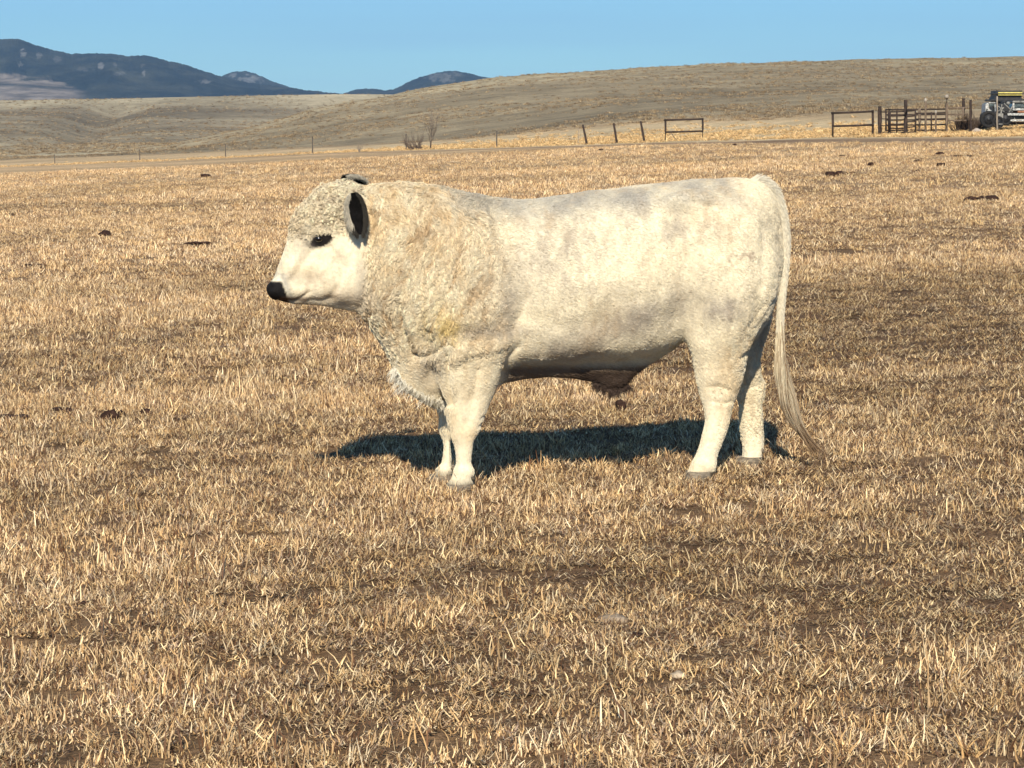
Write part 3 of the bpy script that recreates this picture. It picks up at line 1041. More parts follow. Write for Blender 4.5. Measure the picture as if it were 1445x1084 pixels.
CREASE = [([(612, 300), (640, 370), (655, 440)], .013, 24.0), ([(690, 305), (712, 370), (722, 440)], -.016, 17.0),
          ([(970, 290), (985, 350), (978, 430)], .012, 18.0), ([(942, 320), (950, 370), (948, 430)], -.014, 20.0),
          ([(1062, 320), (1052, 400), (1036, 470)], -.010, 9.0), ([(1018, 330), (1026, 400), (1010, 460)], .008, 18.0),
          ([(662, 515), (656, 560), (650, 595)], -.007, 6.0), ([(780, 300), (800, 380), (790, 450)], .006, 22.0), ([(835, 310), (850, 390), (838, 450)], -.005, 15.0),
          ([(885, 310), (895, 380), (880, 450)], .006, 20.0), ([(700, 478), (680, 484), (650, 486), (630, 498)], .014, 8.0), ([(750, 486), (715, 468), (690, 460), (650, 456), (610, 475)], -.007, 12.0),
          ([(440, 352), (425, 372), (410, 394)], -.006, 6.0), ([(462, 348), (480, 368), (480, 396), (462, 418)], -.008, 5.0), ([(392, 424), (410, 425), (425, 419), (434, 411)], -.011, 2.6), ([(418, 362), (408, 380), (400, 396)], .005, 5.0), ([(470, 420), (450, 424), (436, 422)], -.006, 4.0),
          ([(556, 425), (560, 450), (567, 475), (577, 498)], -.026, 4.0),
          ([(570, 375), (562, 400), (556, 425)], -.008, 4.0),
          ([(600, 395), (588, 425), (578, 455)], -.008, 4.0),
          ([(625, 400), (612, 425), (604, 445)], -.007, 4.0),
          ([(577, 498), (590, 500), (604, 492), (612, 485)], -.020, 4.5),
          ([(612, 485), (618, 478), (628, 480)], -.010, 4.0),
          ([(620, 495), (617, 515), (622, 545), (625, 565)], -.026, 5.0),
          ([(700, 560), (684, 578), (672, 584)], -.006, 2.5),
          ([(696, 568), (682, 590), (668, 596)], -.005, 2.5),
          ([(718, 486), (708, 500), (704, 520)], -.012, 5.0),
          ([(712, 460), (722, 440), (730, 415)], -.007, 7.0),
          ([(520, 440), (522, 462), (535, 485)], -.006, 4.0),
          ([(518, 300), (520, 350), (514, 400), (506, 432)], -.012, 6.0),
          ([(985, 540), (1000, 538), (1015, 545)], -.005, 3.0),
          ([(992, 560), (1005, 563), (1020, 560)], -.005, 3.0),
          ([(1060, 450), (1052, 470), (1040, 490), (1030, 498)], -.012, 4.0),
          ([(1072, 420), (1058, 440), (1048, 455)], -.006, 4.0),
          ([(1060, 420), (1045, 440), (1035, 450)], -.004, 3.0),
          ([(975, 470), (968, 450), (972, 425)], -.008, 8.0),
          ([(495, 355), (488, 375), (470, 390)], -.004, 5.0),
          ([(470, 350), (462, 372), (448, 383)], .005, 5.0),
          ([(963, 283), (975, 288), (988, 290)], -.012, 5.0),
          ([(585, 262), (620, 280), (660, 295), (700, 300)], -.006, 5.0),
          ([(1036, 380), (1028, 372), (1012, 375), (1000, 368)], .003, 3.0),
          ]

px, py, neck, face, rear, legs = fur_zones(BV[:, 0], BV[:, 1], BV[:, 2])
hide = 1 - sstep(412, 400, px) * 0
muz = 1 - sstep(398, 410, px + (py - 400) * -0.3)
dsp = neck * 0.0055 * streaks(BV[:, 0], BV[:, 1], BV[:, 2])
dsp += face * (1 - muz) * 0.011 * curls(BV[:, 0], BV[:, 1], BV[:, 2])
dsp += rear * 0.003 * streaks(BV[:, 0] + 3, BV[:, 1], BV[:, 2])
dsp += (1 - neck) * (1 - face) * (1 - muz) * sstep(505, 540, px) * 0.0022 * fbm(BV[:, 0] * 14, BV[:, 1] * 14, BV[:, 2] * 14, 3, 12)
dsp += sstep(520, 560, px) * 0.011 * fbm(BV[:, 0] * 5.5, BV[:, 1] * 5.5, BV[:, 2] * 5.5, 3, 13)
dsp += creases(px, py)
dsp = dsp * (1 - 0.6 * sstep(600, 640, py))
BV = BV + NN * dsp[:, None]
BV = smooth(BV, 1, 0.35)
NN = vnormals(BV)


def coat_colour(u, v, z, n=None):
    """colour of the coat, with some of its shading painted in"""
    px, py, neck, face, rear, legs = fur_zones(u, v, z)
    c = np.tile(np.array([0.86, 0.765, 0.56]), (len(u), 1))
    def mixc(c, col, w):
        w = np.clip(w, 0, 1)[:, None]
        return c * (1 - w) + np.array(col) * w
    och = [0.74, 0.56, 0.33]; grey = [0.46, 0.40, 0.315]; yel = [0.78, 0.60, 0.26]; tan = [0.46, 0.32, 0.18]
    nz1 = fbm(u * 9, v * 9, z * 9, 4, 21); nz2 = fbm(u * 24, v * 24, z * 24, 3, 22); nz3 = fbm(u * 4, v * 4, z * 4, 3, 23)
    nz2 = 0.35 * nz2 + 0.75 * fbm(u * 40, v * 22, z * 9, 3, 24); nz1 = 0.45 * nz1 + 0.6 * fbm(u * 15, v * 10, z * 5, 3, 25)
    def g(cx, cy, rx, ry):
        return np.exp(-((px - cx) / rx) ** 2 - ((py - cy) / ry) ** 2)
    c = mixc(c, och, neck * (0.40 + 1.0 * nz2) * (0.45 + 0.6 * sstep(440, 300, py)))
    c = mixc(c, tan, neck * np.clip(-streaks(u, v, z) * 2.4 - 0.30, 0, 0.85))
    c = mixc(c, yel, 1.1 * g(622, 456, 20, 14) * (0.7 + 1.4 * nz2) + 0.5 * g(608, 440, 25, 30) * (0.6 + nz2))
    c = mixc(c, grey, 0.8 * g(775, 350, 80, 62) * (0.62 + 1.1 * nz2 + 0.7 * nz1))
    c = mixc(c, [0.40, 0.375, 0.325], 0.95 * sstep(322, 284, py + 16 * sstep(800, 950, px)) * sstep(590, 680, px) * sstep(1060, 1000, px) * (0.85 + 0.9 * nz1))  # grey topline, with the shading of the skyward back painted in
    c = mixc(c, grey, 1.0 * np.exp(-(((px - 870) * .93 + (py - 450) * -.36) / 105) ** 2 - (((px - 870) * .36 + (py - 450) * .93) / 28) ** 2) * (0.80 + .7 * nz1 + .6 * nz2))  # shade where the barrel curves under, painted as grey
    c = mixc(c, grey, 0.95 * g(785, 487, 60, 20) * (0.8 + 1.4 * nz1))  # front end of the same painted barrel shade
    c = mixc(c, grey, 1.15 * g(1000, 430, 32, 19) * (0.85 + 0.9 * nz2))  # painted shade of the hollow above the stifle
    c = mixc(c, grey, 0.85 * g(702, 425, 20, 42) * (0.7 + 1.0 * nz1))
    c = mixc(c, grey, 0.85 * g(940, 312, 100, 24) * (0.5 + 1.8 * nz1 + .8 * nz2))
    c = mixc(c, grey, 0.9 * g(700, 462, 45, 12) * (0.8 + nz1) + 0.6 * g(655, 458, 25, 9))  # torso shadow above the upper arm, painted into the coat
    c = mixc(c, och, 0.75 * g(1030, 490, 24, 34) * (0.6 + 1.5 * nz2) + .5 * g(1022, 540, 16, 18))
    c = mixc(c, grey, 0.7 * g(598, 515, 20, 28))  # shade in the hollow between neck and arm, painted grey
    c = mixc(c, [0.30, 0.25, 0.20], 0.75 * g(1078, 465, 16, 42) + 0.35 * g(1085, 380, 9, 60))  # shaded rear of the thigh, painted grey-brown
    c = mixc(c, [0.60, 0.50, 0.36], 0.8 * g(440, 392, 32, 13) * (0.6 + 1.5 * nz2) + 0.7 * g(474, 362, 13, 9) + 0.5 * g(415, 392, 12, 10))
    c = mixc(c, grey, 0.5 * g(422, 345, 12, 32) + 0.6 * g(506, 400, 9, 42) + 0.5 * g(404, 388, 8, 9))
    c = mixc(c, [0.50, 0.42, 0.33], 0.75 * g(482, 420, 50, 17) * (0.85 + .3 * nz2) + 0.6 * g(418, 428, 22, 4.5))  # shade below the jaw and lower lip, painted brownish
    c = mixc(c, och, 0.50 * g(1008, 505, 22, 34) * (0.8 + 1.3 * nz2))
    c = mixc(c, och, 0.50 * g(1012, 575, 14, 20) * (0.7 + 1.2 * nz2) + 0.7 * g(655, 605, 18, 16) * (0.8 + nz2))
    c = mixc(c, och, 0.35 * g(425, 378, 22, 9))
    c = mixc(c, och, 0.22 * np.clip(nz3 + nz1, 0, 1))
    c = mixc(c, grey, 0.38 * np.clip(0.6 * nz1 + 0.9 * nz2 + 0.05, 0, 1) * sstep(600, 740, px))
    c = mixc(c, och, 0.5 * np.clip(nz3 * .6 + nz2 - 0.1, 0, 1))
    c = mixc(c, [0.42, 0.34, 0.24], face * np.clip(0.22 - curls(u, v, z), 0, 1) * 0.85)
    # under the belly: shade painted into the coat; dark brown sheath
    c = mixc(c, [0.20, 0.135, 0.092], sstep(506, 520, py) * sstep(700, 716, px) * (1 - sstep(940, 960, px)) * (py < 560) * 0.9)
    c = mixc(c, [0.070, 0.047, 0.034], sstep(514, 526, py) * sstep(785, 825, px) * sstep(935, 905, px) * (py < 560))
    # the brand on the hip: two dark arcs and a stroke
    for (cx, cy, rr, a0, a1, am) in ((1009, 361, 7.0, 1.6, 6.6, .4), (1027, 361, 7.0, 2.9, 6.5, .65), (1037, 355, 3.0, 0, 6.3, .7), (1044, 365, 5, -1.2, 1.3, .35)):
        ang = np.mod(np.arctan2(py - cy, px - cx) - a0, 2 * np.pi) + a0
        w = np.exp(-((np.hypot(px - cx, py - cy) - rr) / 1.7) ** 2) * (ang < a1) * am
        c = mixc(c, [0.34, 0.24, 0.17], w)
    # muzzle and eye
    mz = ((px - 397) * 0.93 + (py - 399) * -0.36 < 0) & (py > 396) & (py < 428)
    sm = ((px - 397) * 0.93 + (py - 399) * -0.36)
    c = mixc(c, [0.013, 0.012, 0.012], sstep(1.6, -1.2, sm + 1.2 * nz2) * sstep(394.5, 397.5, py) * (py < 429))
    c = mixc(c, [0.30, 0.29, 0.26], np.exp(-(((px - 397) * 0.93 - (py - 399) * 0.36 - 4) / 4.0) ** 2) * (py > 384) * (px < 415) * (~mz) * 0.6)
    ey = (((px - 451) * .93 + (py - 337) * -.36) / 15.5) ** 2 + (((px - 451) * .36 + (py - 337) * .93) / 9.5) ** 2
    c = mixc(c, [0.018, 0.015, 0.014], sstep(1.25, 0.85, ey + 0.3 * nz2))
    c = mixc(c, [0.10, 0.085, 0.08], 0.9 * g(438, 345, 4, 4) + 0.5 * g(431, 343, 4, 4) + 0.5 * g(439, 331, 2.5, 5))
    c = mixc(c, [0.12, 0.07, 0.045], sstep(415, 422, py) * sstep(426, 422.5, py) * sstep(392, 396, px) * sstep(436, 430, px) * 0.8)
    zg_ = z - 0.03 * (u * CU + BO.x) + BO.z
    c = mixc(c, [0.10, 0.08, 0.055], sstep(0.052, 0.040, zg_ + 0.012 * nz2))
    # grass-stained lower feet
    c = mixc(c, [0.30, 0.26, 0.19], 0.7 * sstep(664, 676, py))
    return c


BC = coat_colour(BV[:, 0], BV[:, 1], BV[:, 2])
hide_mat, n_, b_ = new_mat('bull_hide', 0.85, 0.15)
N, K = n_.nodes.new, n_.links.new
at = N('ShaderNodeAttribute'); at.attribute_name = 'tint'
tcn = N('ShaderNodeTexCoord')
tn = N('ShaderNodeTexNoise'); tn.inputs['Scale'].default_value = 60; tn.inputs['Detail'].default_value = 6
K(tcn.outputs['Object'], tn.inputs['Vector'])
rr_ = ramp(0.3, 0.7, 0.80, 1.10); K(tn.outputs['Fac'], rr_.inputs['Fac'])
K(mul(at.outputs['Color'], rr_.outputs['Color']), b_.inputs['Base Color'])
bpn = N('ShaderNodeBump'); bpn.inputs['Distance'].default_value = 0.004; K(tn.outputs['Fac'], bpn.inputs['Height']); K(bpn.outputs['Normal'], b_.inputs['Normal'])

bull = empty('bull', BO, HD)
tag(bull, 'cream white young bull with curly neck and dark ears standing in stubble', 'bull')
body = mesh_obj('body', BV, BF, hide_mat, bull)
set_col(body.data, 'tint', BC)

# fur: strands grown on the body
g = np.random.default_rng(5)
tri = np.concatenate([BF[:, [0, 1, 2]], BF[:, [0, 2, 3]]])
A3, B3, C3 = BV[tri[:, 0]], BV[tri[:, 1]], BV[tri[:, 2]]
ar = np.linalg.norm(np.cross(B3 - A3, C3 - A3), axis=1) * 0.5
cen = (A3 + B3 + C3) / 3
_, _, nk, fc, rr2, lg = fur_zones(cen[:, 0], cen[:, 1], cen[:, 2])
pxc, pyc = ppx(cen[:, 0], cen[:, 2])
bare = (cen[:, 2] - 0.03 * (cen[:, 0] + .35) < 0.042) | ((pxc - 399) * 0.93 + (pyc - 399) * -0.36 < 0) | (((pxc - 451) / 13) ** 2 + ((pyc - 337) / 9) ** 2 < 1)
wt = ar * (1 + 0.5 * nk + 0.9 * fc) * (~bare) * np.where(cen[:, 1] > 0.1, 0.55, 1.0)
NS = 330000
ti = np.searchsorted(np.cumsum(wt) / wt.sum(), g.uniform(0, 1, NS))
ti = np.clip(ti, 0, len(tri) - 1)
a, b = g.uniform(0, 1, NS), g.uniform(0, 1, NS)
sw = a + b > 1; a[sw] = 1 - a[sw]; b[sw] = 1 - b[sw]
Pn = A3[ti] * (1 - a - b)[:, None] + B3[ti] * a[:, None] + C3[ti] * b[:, None]
Nn = NN[tri[ti, 0]] * (1 - a - b)[:, None] + NN[tri[ti, 1]] * a[:, None] + NN[tri[ti, 2]] * b[:, None]
Nn /= np.linalg.norm(Nn, axis=1, keepdims=True)
u_, v_, z_ = Pn.T
px, py, neck, face, rear, legs = fur_zones(u_, v_, z_)
# combing direction: back and down; down the legs; swirling clumps on the neck and forehead
fx = 0.75 - 0.55 * neck - 0.75 * legs - 0.5 * rear + 0.0 * u_
fz = -0.55 - 0.5 * neck - 0.6 * legs
q1 = vnoise(u_ * 26, v_ * 26, z_ * 26, 31); q2 = vnoise(u_ * 26, v_ * 26, z_ * 26, 32); q3 = vnoise(u_ * 26, v_ * 26, z_ * 26, 33)
p1 = vnoise(u_ * 60, v_ * 60, z_ * 60, 34); p2 = vnoise(u_ * 60, v_ * 60, z_ * 60, 35); p3 = vnoise(u_ * 60, v_ * 60, z_ * 60, 36)
cw = 0.28 + 0.9 * neck + 1.8 * face + 0.7 * rear
D = np.stack([fx + cw * (0.7 * q1 + 0.6 * p1), cw * (0.5 * q2 + 0.5 * p2), fz + cw * (0.7 * q3 + 0.6 * p3)], 1) + g.normal(0, 0.16, (NS, 3))
D -= Nn * (D * Nn).sum(1, keepdims=True)
D /= np.linalg.norm(D, axis=1, keepdims=True) + 1e-9
belly = sstep(495, 515, py) * sstep(700, 720, px) * sstep(960, 930, px)
Lh = (0.013 + 0.015 * neck + 0.012 * face + 0.008 * rear - 0.004 * legs + 0.010 * belly) * g.uniform(0.6, 1.3, NS)
Lh = Lh + 0.022 * sstep(536, 548, py) * sstep(556, 570, px) * sstep(640, 625, px) * g.uniform(0, 1, NS)
Lh = Lh + 0.03 * sstep(543, 550, py) * sstep(845, 855, px) * sstep(895, 885, px) * g.uniform(0, 1, NS)
Lh = np.where((px < 520) & (face < 0.3), 0.008 * g.uniform(.6, 1.3, NS), Lh)
lift = 0.30 + 0.22 * neck + 0.35 * face + 0.15 * rear + 0.2 * g.uniform(0, 1, NS)
B_ = np.cross(Nn, D)
curl = (0.15 + 1.2 * neck + 1.8 * face + 0.6 * rear) * np.sign(p1 + 0.2 * g.normal(0, 1, NS))
K4 = 4
pts = np.zeros((NS, K4, 3), np.float32)
cur = Pn - Nn * 0.001
ang = np.zeros(NS)
for k in range(K4):
    pts[:, k] = cur
    dr = D * np.cos(ang)[:, None] + B_ * np.sin(ang)[:, None] + Nn * (lift * (1 - 0.55 * k))[:, None]
    dr /= np.linalg.norm(dr, axis=1, keepdims=True)
    cur = cur + dr * (Lh / (K4 - 1))[:, None]
    ang = ang + curl * 0.8
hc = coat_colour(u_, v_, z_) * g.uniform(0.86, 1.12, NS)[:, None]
hc = hc * (1 + 0.10 * (q1 * neck + p1 * face))[:, None]


def hair_obj(name, pts, rad0, cols, mat, parent):
    n, k, _ = pts.shape
    hcv = bpy.data.hair_curves.new(name)
    hcv.add_curves([k] * n)
    hcv.points.foreach_set('position', np.ascontiguousarray(pts, np.float32).ravel())
    ra = np.linspace(1, 0.35, k)[None, :] * np.asarray(rad0).reshape(-1, 1) * np.ones((n, 1))
    hcv.points.foreach_set('radius', ra.astype(np.float32).ravel())
    c4 = np.concatenate([cols, np.ones((n, 1))], 1).astype(np.float32)
    at = hcv.attributes.new('tint', 'FLOAT_COLOR', 'CURVE')
    at.data.foreach_set('color', c4.ravel())
    hcv.materials.append(mat)
    o = bpy.data.objects.new(name, hcv)
    COL.objects.link(o)
    o.parent = parent
    return o


fur_mat, n_, b_ = new_mat('bull_hair', 0.7, 0.25)
at = n_.nodes.new('ShaderNodeAttribute'); at.attribute_name = 'tint'
n_.links.new(at.outputs['Color'], b_.inputs['Base Color'])
coat = hair_obj('coat', pts, 0.0008, np.clip(hc, 0, .92), fur_mat, bull)
tag(coat, kind='stuff')

# curls and locks: bundles of coarser, wavy strands on the neck, forehead and thigh
wl = ar * (0.80 * nk ** 1.6 + 1.3 * fc ** 1.5 + 0.25 * rr2 + 0.035 * (pxc > 520) * (pyc < 560)) * (~bare) * np.where(cen[:, 1] > 0.12, 0.35, 1.0)
NL, NB = 9000, 6
tl_ = np.clip(np.searchsorted(np.cumsum(wl) / wl.sum(), g.uniform(0, 1, NL)), 0, len(tri) - 1)
P0 = cen[tl_]; N0 = NN[tri[tl_, 0]]
u_, v_, z_ = P0.T
_, _, ln, lf, lr_, _ = fur_zones(u_, v_, z_)
D = np.stack([0.45 - 0.75 * ln + 0.9 * vnoise(u_ * 9, v_ * 9, z_ * 9, 51) + lf * 1.6 * vnoise(u_ * 30, v_ * 30, z_ * 30, 54), 0.4 * vnoise(u_ * 9, v_ * 9, z_ * 9, 52), -1.0 + 0.5 * vnoise(u_ * 14, v_ * 14, z_ * 14, 53) + lf * 1.9 * vnoise(u_ * 30, v_ * 30, z_ * 30, 55)], 1)
D -= N0 * (D * N0).sum(1, keepdims=True); D /= np.linalg.norm(D, axis=1, keepdims=True)
B0 = np.cross(N0, D)
LL = (0.014 + 0.024 * ln + 0.008 * lf + 0.006 * lr_) * g.uniform(0.6, 1.35, NL)
ph = g.uniform(0, 6.28, NL); fq = g.uniform(5, 9, NL); am = (0.0012 + 0.0026 * ln + 0.0055 * lf) * g.uniform(.5, 1.4, NL)
lc = coat_colour(u_, v_, z_) * (1 + g.uniform(-0.17, 0.17, NL) * (0.35 + 0.65 * np.clip(ln + lf + lr_, 0, 1)))[:, None]
lc = lc * np.where((g.uniform(0, 1, NL) < 0.18) & (ln + lf > .45), 0.72, 1.04)[:, None] * np.array([1.01, .99, .96])
KL = 7
lp = np.zeros((NL, NB, KL, 3)); 
for b_i in range(NB):
    o1, o2 = g.normal(0, .0030, NL)[:, None], g.normal(0, .0012, NL)[:, None]
    for k in range(KL):
        t = k / (KL - 1)
        wv = np.sin(ph + fq * t)[:, None] * am[:, None] * (0.3 + t)
        hv = (0.0012 + (0.0015 + 0.0085 * ln + 0.010 * lf) * np.sin(np.pi * min(1, t * .9)) * (0.6 + .5 * lf) + np.cos(ph + fq * t) * am * .5)[:, None]
        lp[:, b_i, k] = P0 + D * (LL * t)[:, None] + B0 * (wv + o1 * (1 - .6 * t)) + N0 * (hv + o2)
lc6 = np.repeat(lc[:, None, :], NB, 1).reshape(-1, 3) * g.uniform(.88, 1.1, NL * NB)[:, None]
tag(hair_obj('curly_locks', lp.reshape(NL * NB, KL, 3), 0.0009, np.clip(lc6, 0, .92), fur_mat, bull), kind='stuff')

# ragged fringe under the brisket and the dark tuft at the end of the sheath
def fringe(name, line, lat, n, ln_, col, drift, jit):
    P_ = chaikin(np.array([L3(a, b, lat) for a, b in line]), 2, False)
    q = g.uniform(0, 1, n) * (len(P_) - 1.001); i0 = q.astype(int); f = (q - i0)[:, None]
    c = P_[i0] * (1 - f) + P_[i0 + 1] * f + g.normal(0, 1, (n, 3)) * np.array(jit)
    lk = np.floor(q * 3).astype(int); dd = np.random.default_rng(4).normal(0, .45, (200, 3))[lk % 200]
    D = np.array(drift) + dd * np.array([1, .6, .4]) + g.normal(0, .12, (n, 3))
    le = g.uniform(.4, 1.2, n) * ln_ * (.45 + .9 * np.random.default_rng(9).uniform(0, 1, 200)[lk % 200])
    w = np.stack([c + D * (le * k / 4)[:, None] + np.array([.004, 0, 0]) * np.sin(q * 6 + k * 1.6)[:, None] for k in range(5)], 1)
    tag(hair_obj(name, w, 0.0009, np.array(col) * g.uniform(.75, 1.1, (n, 1)), fur_mat, bull), kind='stuff')
fringe('brisket_fringe', [(556, 520), (566, 535), (576, 543), (592, 553), (610, 560), (628, 566)], -.03, 1100, .036, (.88, .82, .66), (-.35, -.2, -.9), (.004, .030, .006))
#fringe('throat_fringe', [(430, 430), (470, 437), (505, 440), (524, 462), (542, 490), (552, 512)], -.01, 900, .016, (.70, .60, .44), (-.3, 0, -.9), (.004, .020, .004))
#fringe('belly_fringe', [(708, 520), (740, 527), (790, 524), (820, 528)], -.08, 700, .016, (.62, .50, .36), (.2, 0, -.9), (.004, .04, .004))
fringe('sheath_tuft', [(838, 540), (856, 549), (872, 550), (886, 543)], 0, 900, .034, (.075, .05, .038), (.2, 0, -1), (.004, .015, .003))

# ears
ear_in = noise_mat('ear_inside', (0.003, 0.003, 0.003), (0.009, 0.008, 0.008), 25, 0.9, 0.05, bump=0.003)
ear_out = noise_mat('ear_outside', (0.05, 0.045, 0.04), (0.22, 0.20, 0.16), 18, 0.9, 0.1)
dark_hair = noise_mat('dark_ear_edge', (0.03, 0.027, 0.022), (0.10, 0.09, 0.065), 30, 0.8, 0.2)


def make_ear(root, tip, out, side):
    """cupped leaf from root to tip, its hollow facing out"""
    root, tip, out = Vector(root), Vector(tip), Vector(out).normalized()
    ax = (tip - root); Lr = ax.length; ax.normalize()
    out = (out - ax * out.dot(ax)).normalized()
    sd_ = ax.cross(out).normalized()
    nu, nv = 30, 17
    V, F = [], []
    for layer in (0, 1):
        for i in range(nu + 1):
            t = i / nu
            w = 0.041 * (math.sin(math.pi * min(0.999, 0.04 + 0.95 * t ** 0.8)) ** 0.60)
            w = max(w, 0.004)
            for j in range(nv):
                s = -1 + 2 * j / (nv - 1)
                cup = 0.017 * (s * s) * math.sin(math.pi * min(1, 0.12 + 0.8 * t)) + 0.004 * layer * -1 * (1 - abs(s)) - 0.004 * layer
                p = root + ax * (t * Lr) + sd_ * (w * s) + out * (cup - 0.016 * math.sin(math.pi * t))
                V.append(p)
    st = (nu + 1) * nv
    for layer in (0, 1):
        for i in range(nu):
            for j in range(nv - 1):
                q = (layer * st + i * nv + j, layer * st + i * nv + j + 1, layer * st + (i + 1) * nv + j + 1, layer * st + (i + 1) * nv + j)
                F.append(q if layer == 0 else q[::-1])
    rim = [i * nv for i in range(nu + 1)] + [nu * nv + j for j in range(nv)] + [i * nv + nv - 1 for i in range(nu, -1, -1)] + [j for j in range(nv - 1, -1, -1)]
    for a, b in zip(rim, rim[1:] + rim[:1]):
        if a != b: F.append((a, b, b + st, a + st))
    o = mesh_obj('ear', np.array(V), F, ear_in, bull)
    o.data.materials.append(ear_out)
    nf0 = nu * (nv - 1)
    for k, p in enumerate(o.data.polygons):
        p.material_index = 0 if k < nf0 else 1
    # fringe of hair along the rim
    g = np.random.default_rng(3)
    n = 5200
    tt = g.uniform(0.0, 1, n); ss = np.sign(g.uniform(-1, 1, n)) * g.uniform(0.72, 1.02, n)
    P0 = []
    D0 = []
    cl = []
    for t, s in zip(tt, ss):
        w = 0.041 * (math.sin(math.pi * min(0.999, 0.04 + 0.95 * t ** 0.8)) ** 0.60)
        p = root + ax * (t * Lr) + sd_ * (w * s) + out * (0.017 * s * s * math.sin(math.pi * min(1, 0.12 + 0.8 * t)) - 0.012 * math.sin(math.pi * t))
        P0.append(p); D0.append((ax * 0.8 + sd_ * s * 0.6 + out * 0.25).normalized())
        front = s * side > 0
        base = (0.50, 0.45, 0.35) if (front and t < .8) else (0.030, 0.026, 0.020)
        cl.append(np.array(base) * g.uniform(0.6, 1.3))
    P0 = np.array([tuple(p) for p in P0]); D0 = np.array([tuple(p) for p in D0]) + g.normal(0, .25, (n, 3))
    Lq = g.uniform(0.006, 0.017, n)
    Lq = np.where(np.array([c.mean() for c in cl]) > .2, Lq * 1.5, Lq)
    pt = np.stack([P0 + D0 * (Lq * k / 3)[:, None] + np.array([0, 0, -0.004]) * k * k / 4 for k in range(4)], 1)
    h = hair_obj('ear_hair', pt, 0.0007, np.array(cl), fur_mat, o)
    tag(h, kind='stuff')
    if side < 0: o.data.materials[1] = dark_hair
    return o


make_ear(L3(498, 272, -.172), L3(508, 331, -.200), (0.05, -1, 0.15), 1)
make_ear(L3(484, 249, .12), L3(512, 262, .26), (-0.1, -0.9, -0.5), -1)

# eyes
eye_mat = noise_mat('eye_glossy', (0.004, 0.003, 0.003), (0.010, 0.008, 0.007), 5, 0.08, 0.6)
for s in (-1, 1):
    c = Vector(L3(450, 337, s * .108))
    V, F = [], []
    for i in range(9):
        for j in range(16):
            th, ph = math.pi * i / 8, 2 * math.pi * j / 16
            V.append((c.x + .021 * math.sin(th) * math.cos(ph), c.y + .019 * math.cos(th), c.z + .017 * math.sin(th) * math.sin(ph)))
    for i in range(8):
        for j in range(16):
            F.append((i * 16 + j, i * 16 + (j + 1) % 16, (i + 1) * 16 + (j + 1) % 16, (i + 1) * 16 + j))
    mesh_obj('eye', np.array(V), F, eye_mat, bull)

# hooves: two claws each
hoof_mat = noise_mat('hoof_horn', (0.10, 0.082, 0.06), (0.30, 0.245, 0.175), 40, 0.6, 0.3, bump=0.002, stretch=(1, 1, 4))
for (hx, hy, lat) in ((648, 688, -.155), (624, 682, .155), (986, 677, -.155), (1057, 672, .155)):
    u0, _ = to_local(hx, hy, lat)
    wx = BO.x + u0 * CU - lat * SU; wy = BO.y + u0 * SU + lat * CU
    gz0 = float(terrain_z(np.array([wx]), np.array([wy]))[0]) - BO.z
    hf = MB()
    for s in (-1, 1):
        n = 10
        ring = []
        for (z, f, k) in ((-0.012, 1.0, 0.0), (0.022, 0.94, .004), (0.046, 0.80, 0.010)):
            for a in range(n):
                th = 2 * math.pi * a / n
                ring.append((u0 + k - 0.008 + 0.060 * f * math.cos(th) * (1.0 if math.cos(th) > 0 else 1.15), lat + s * 0.030 + 0.031 * f * math.sin(th), gz0 + z))
        F = []
        for q in range(2):
            for a in range(n):
                F.append((q * n + a, q * n + (a + 1) % n, (q + 1) * n + (a + 1) % n, (q + 1) * n + a))
        F.append(tuple(range(n))[::-1]); F.append(tuple(2 * n + a for a in range(n)))
        hf.add(ring, F)
        hf.tube([(u0 + 0.045, lat + s * .022, gz0 + .085), (u0 + 0.062, lat + s * .024, gz0 + .065)], [.013, .008], 7)
    hf.build('hoof', hoof_mat, bull, True)

# tail: dock and switch
tp = [(1056, 262), (1068, 257), (1081, 262), (1092, 272), (1100, 290), (1106, 312), (1109, 340), (1108, 370), (1105, 400), (1102, 430), (1101, 458)]
tpl = [Vector(L3(a, b, 0.0 if i < 4 else -.01 * min(i - 3, 3))) for i, (a, b) in enumerate(tp)]
tr = [.020, .028, .027, .022, .018, .016, .0145, .013, .012, .011, .010]
tq = chaikin(np.array([[*p, r_] for p, r_ in zip(tpl, tr)]), 2, False)
tm = MB().tube([tuple(q[:3]) for q in tq], [q[3] for q in tq], 12)
tail_mat = noise_mat('tail_hide', (0.50, 0.43, 0.30), (0.80, 0.74, 0.60), 14, 0.9, 0.1, bump=0.004)
tail = tm.build('tail', tail_mat, bull, True)
g = np.random.default_rng(8)
# hair lying down the dock
n = 9000
ii = g.integers(0, len(tq) - 1, n); f = g.uniform(0, 1, n)
Pc = tq[ii] * (1 - f)[:, None] + tq[ii + 1] * f[:, None]
Tn = tq[ii + 1][:, :3] - tq[ii][:, :3]; Tn /= np.linalg.norm(Tn, axis=1, keepdims=True)
rd = g.normal(0, 1, (n, 3)); rd -= Tn * (rd * Tn).sum(1, keepdims=True); rd /= np.linalg.norm(rd, axis=1, keepdims=True)
P0 = Pc[:, :3] + rd * (Pc[:, 3:4] * 0.95)
Lq = g.uniform(0.02, 0.05, n)
pt = np.stack([P0 + (Tn * 0.95 + rd * 0.22 + g.normal(0, .02, (n, 3))) * (Lq * k / 3)[:, None] for k in range(4)], 1)
cl = np.tile([0.80, 0.73, 0.57], (n, 1)) * g.uniform(0.8, 1.1, (n, 1))
tag(hair_obj('dock_hair', pt, 0.0009, cl, fur_mat, tail), kind='stuff')
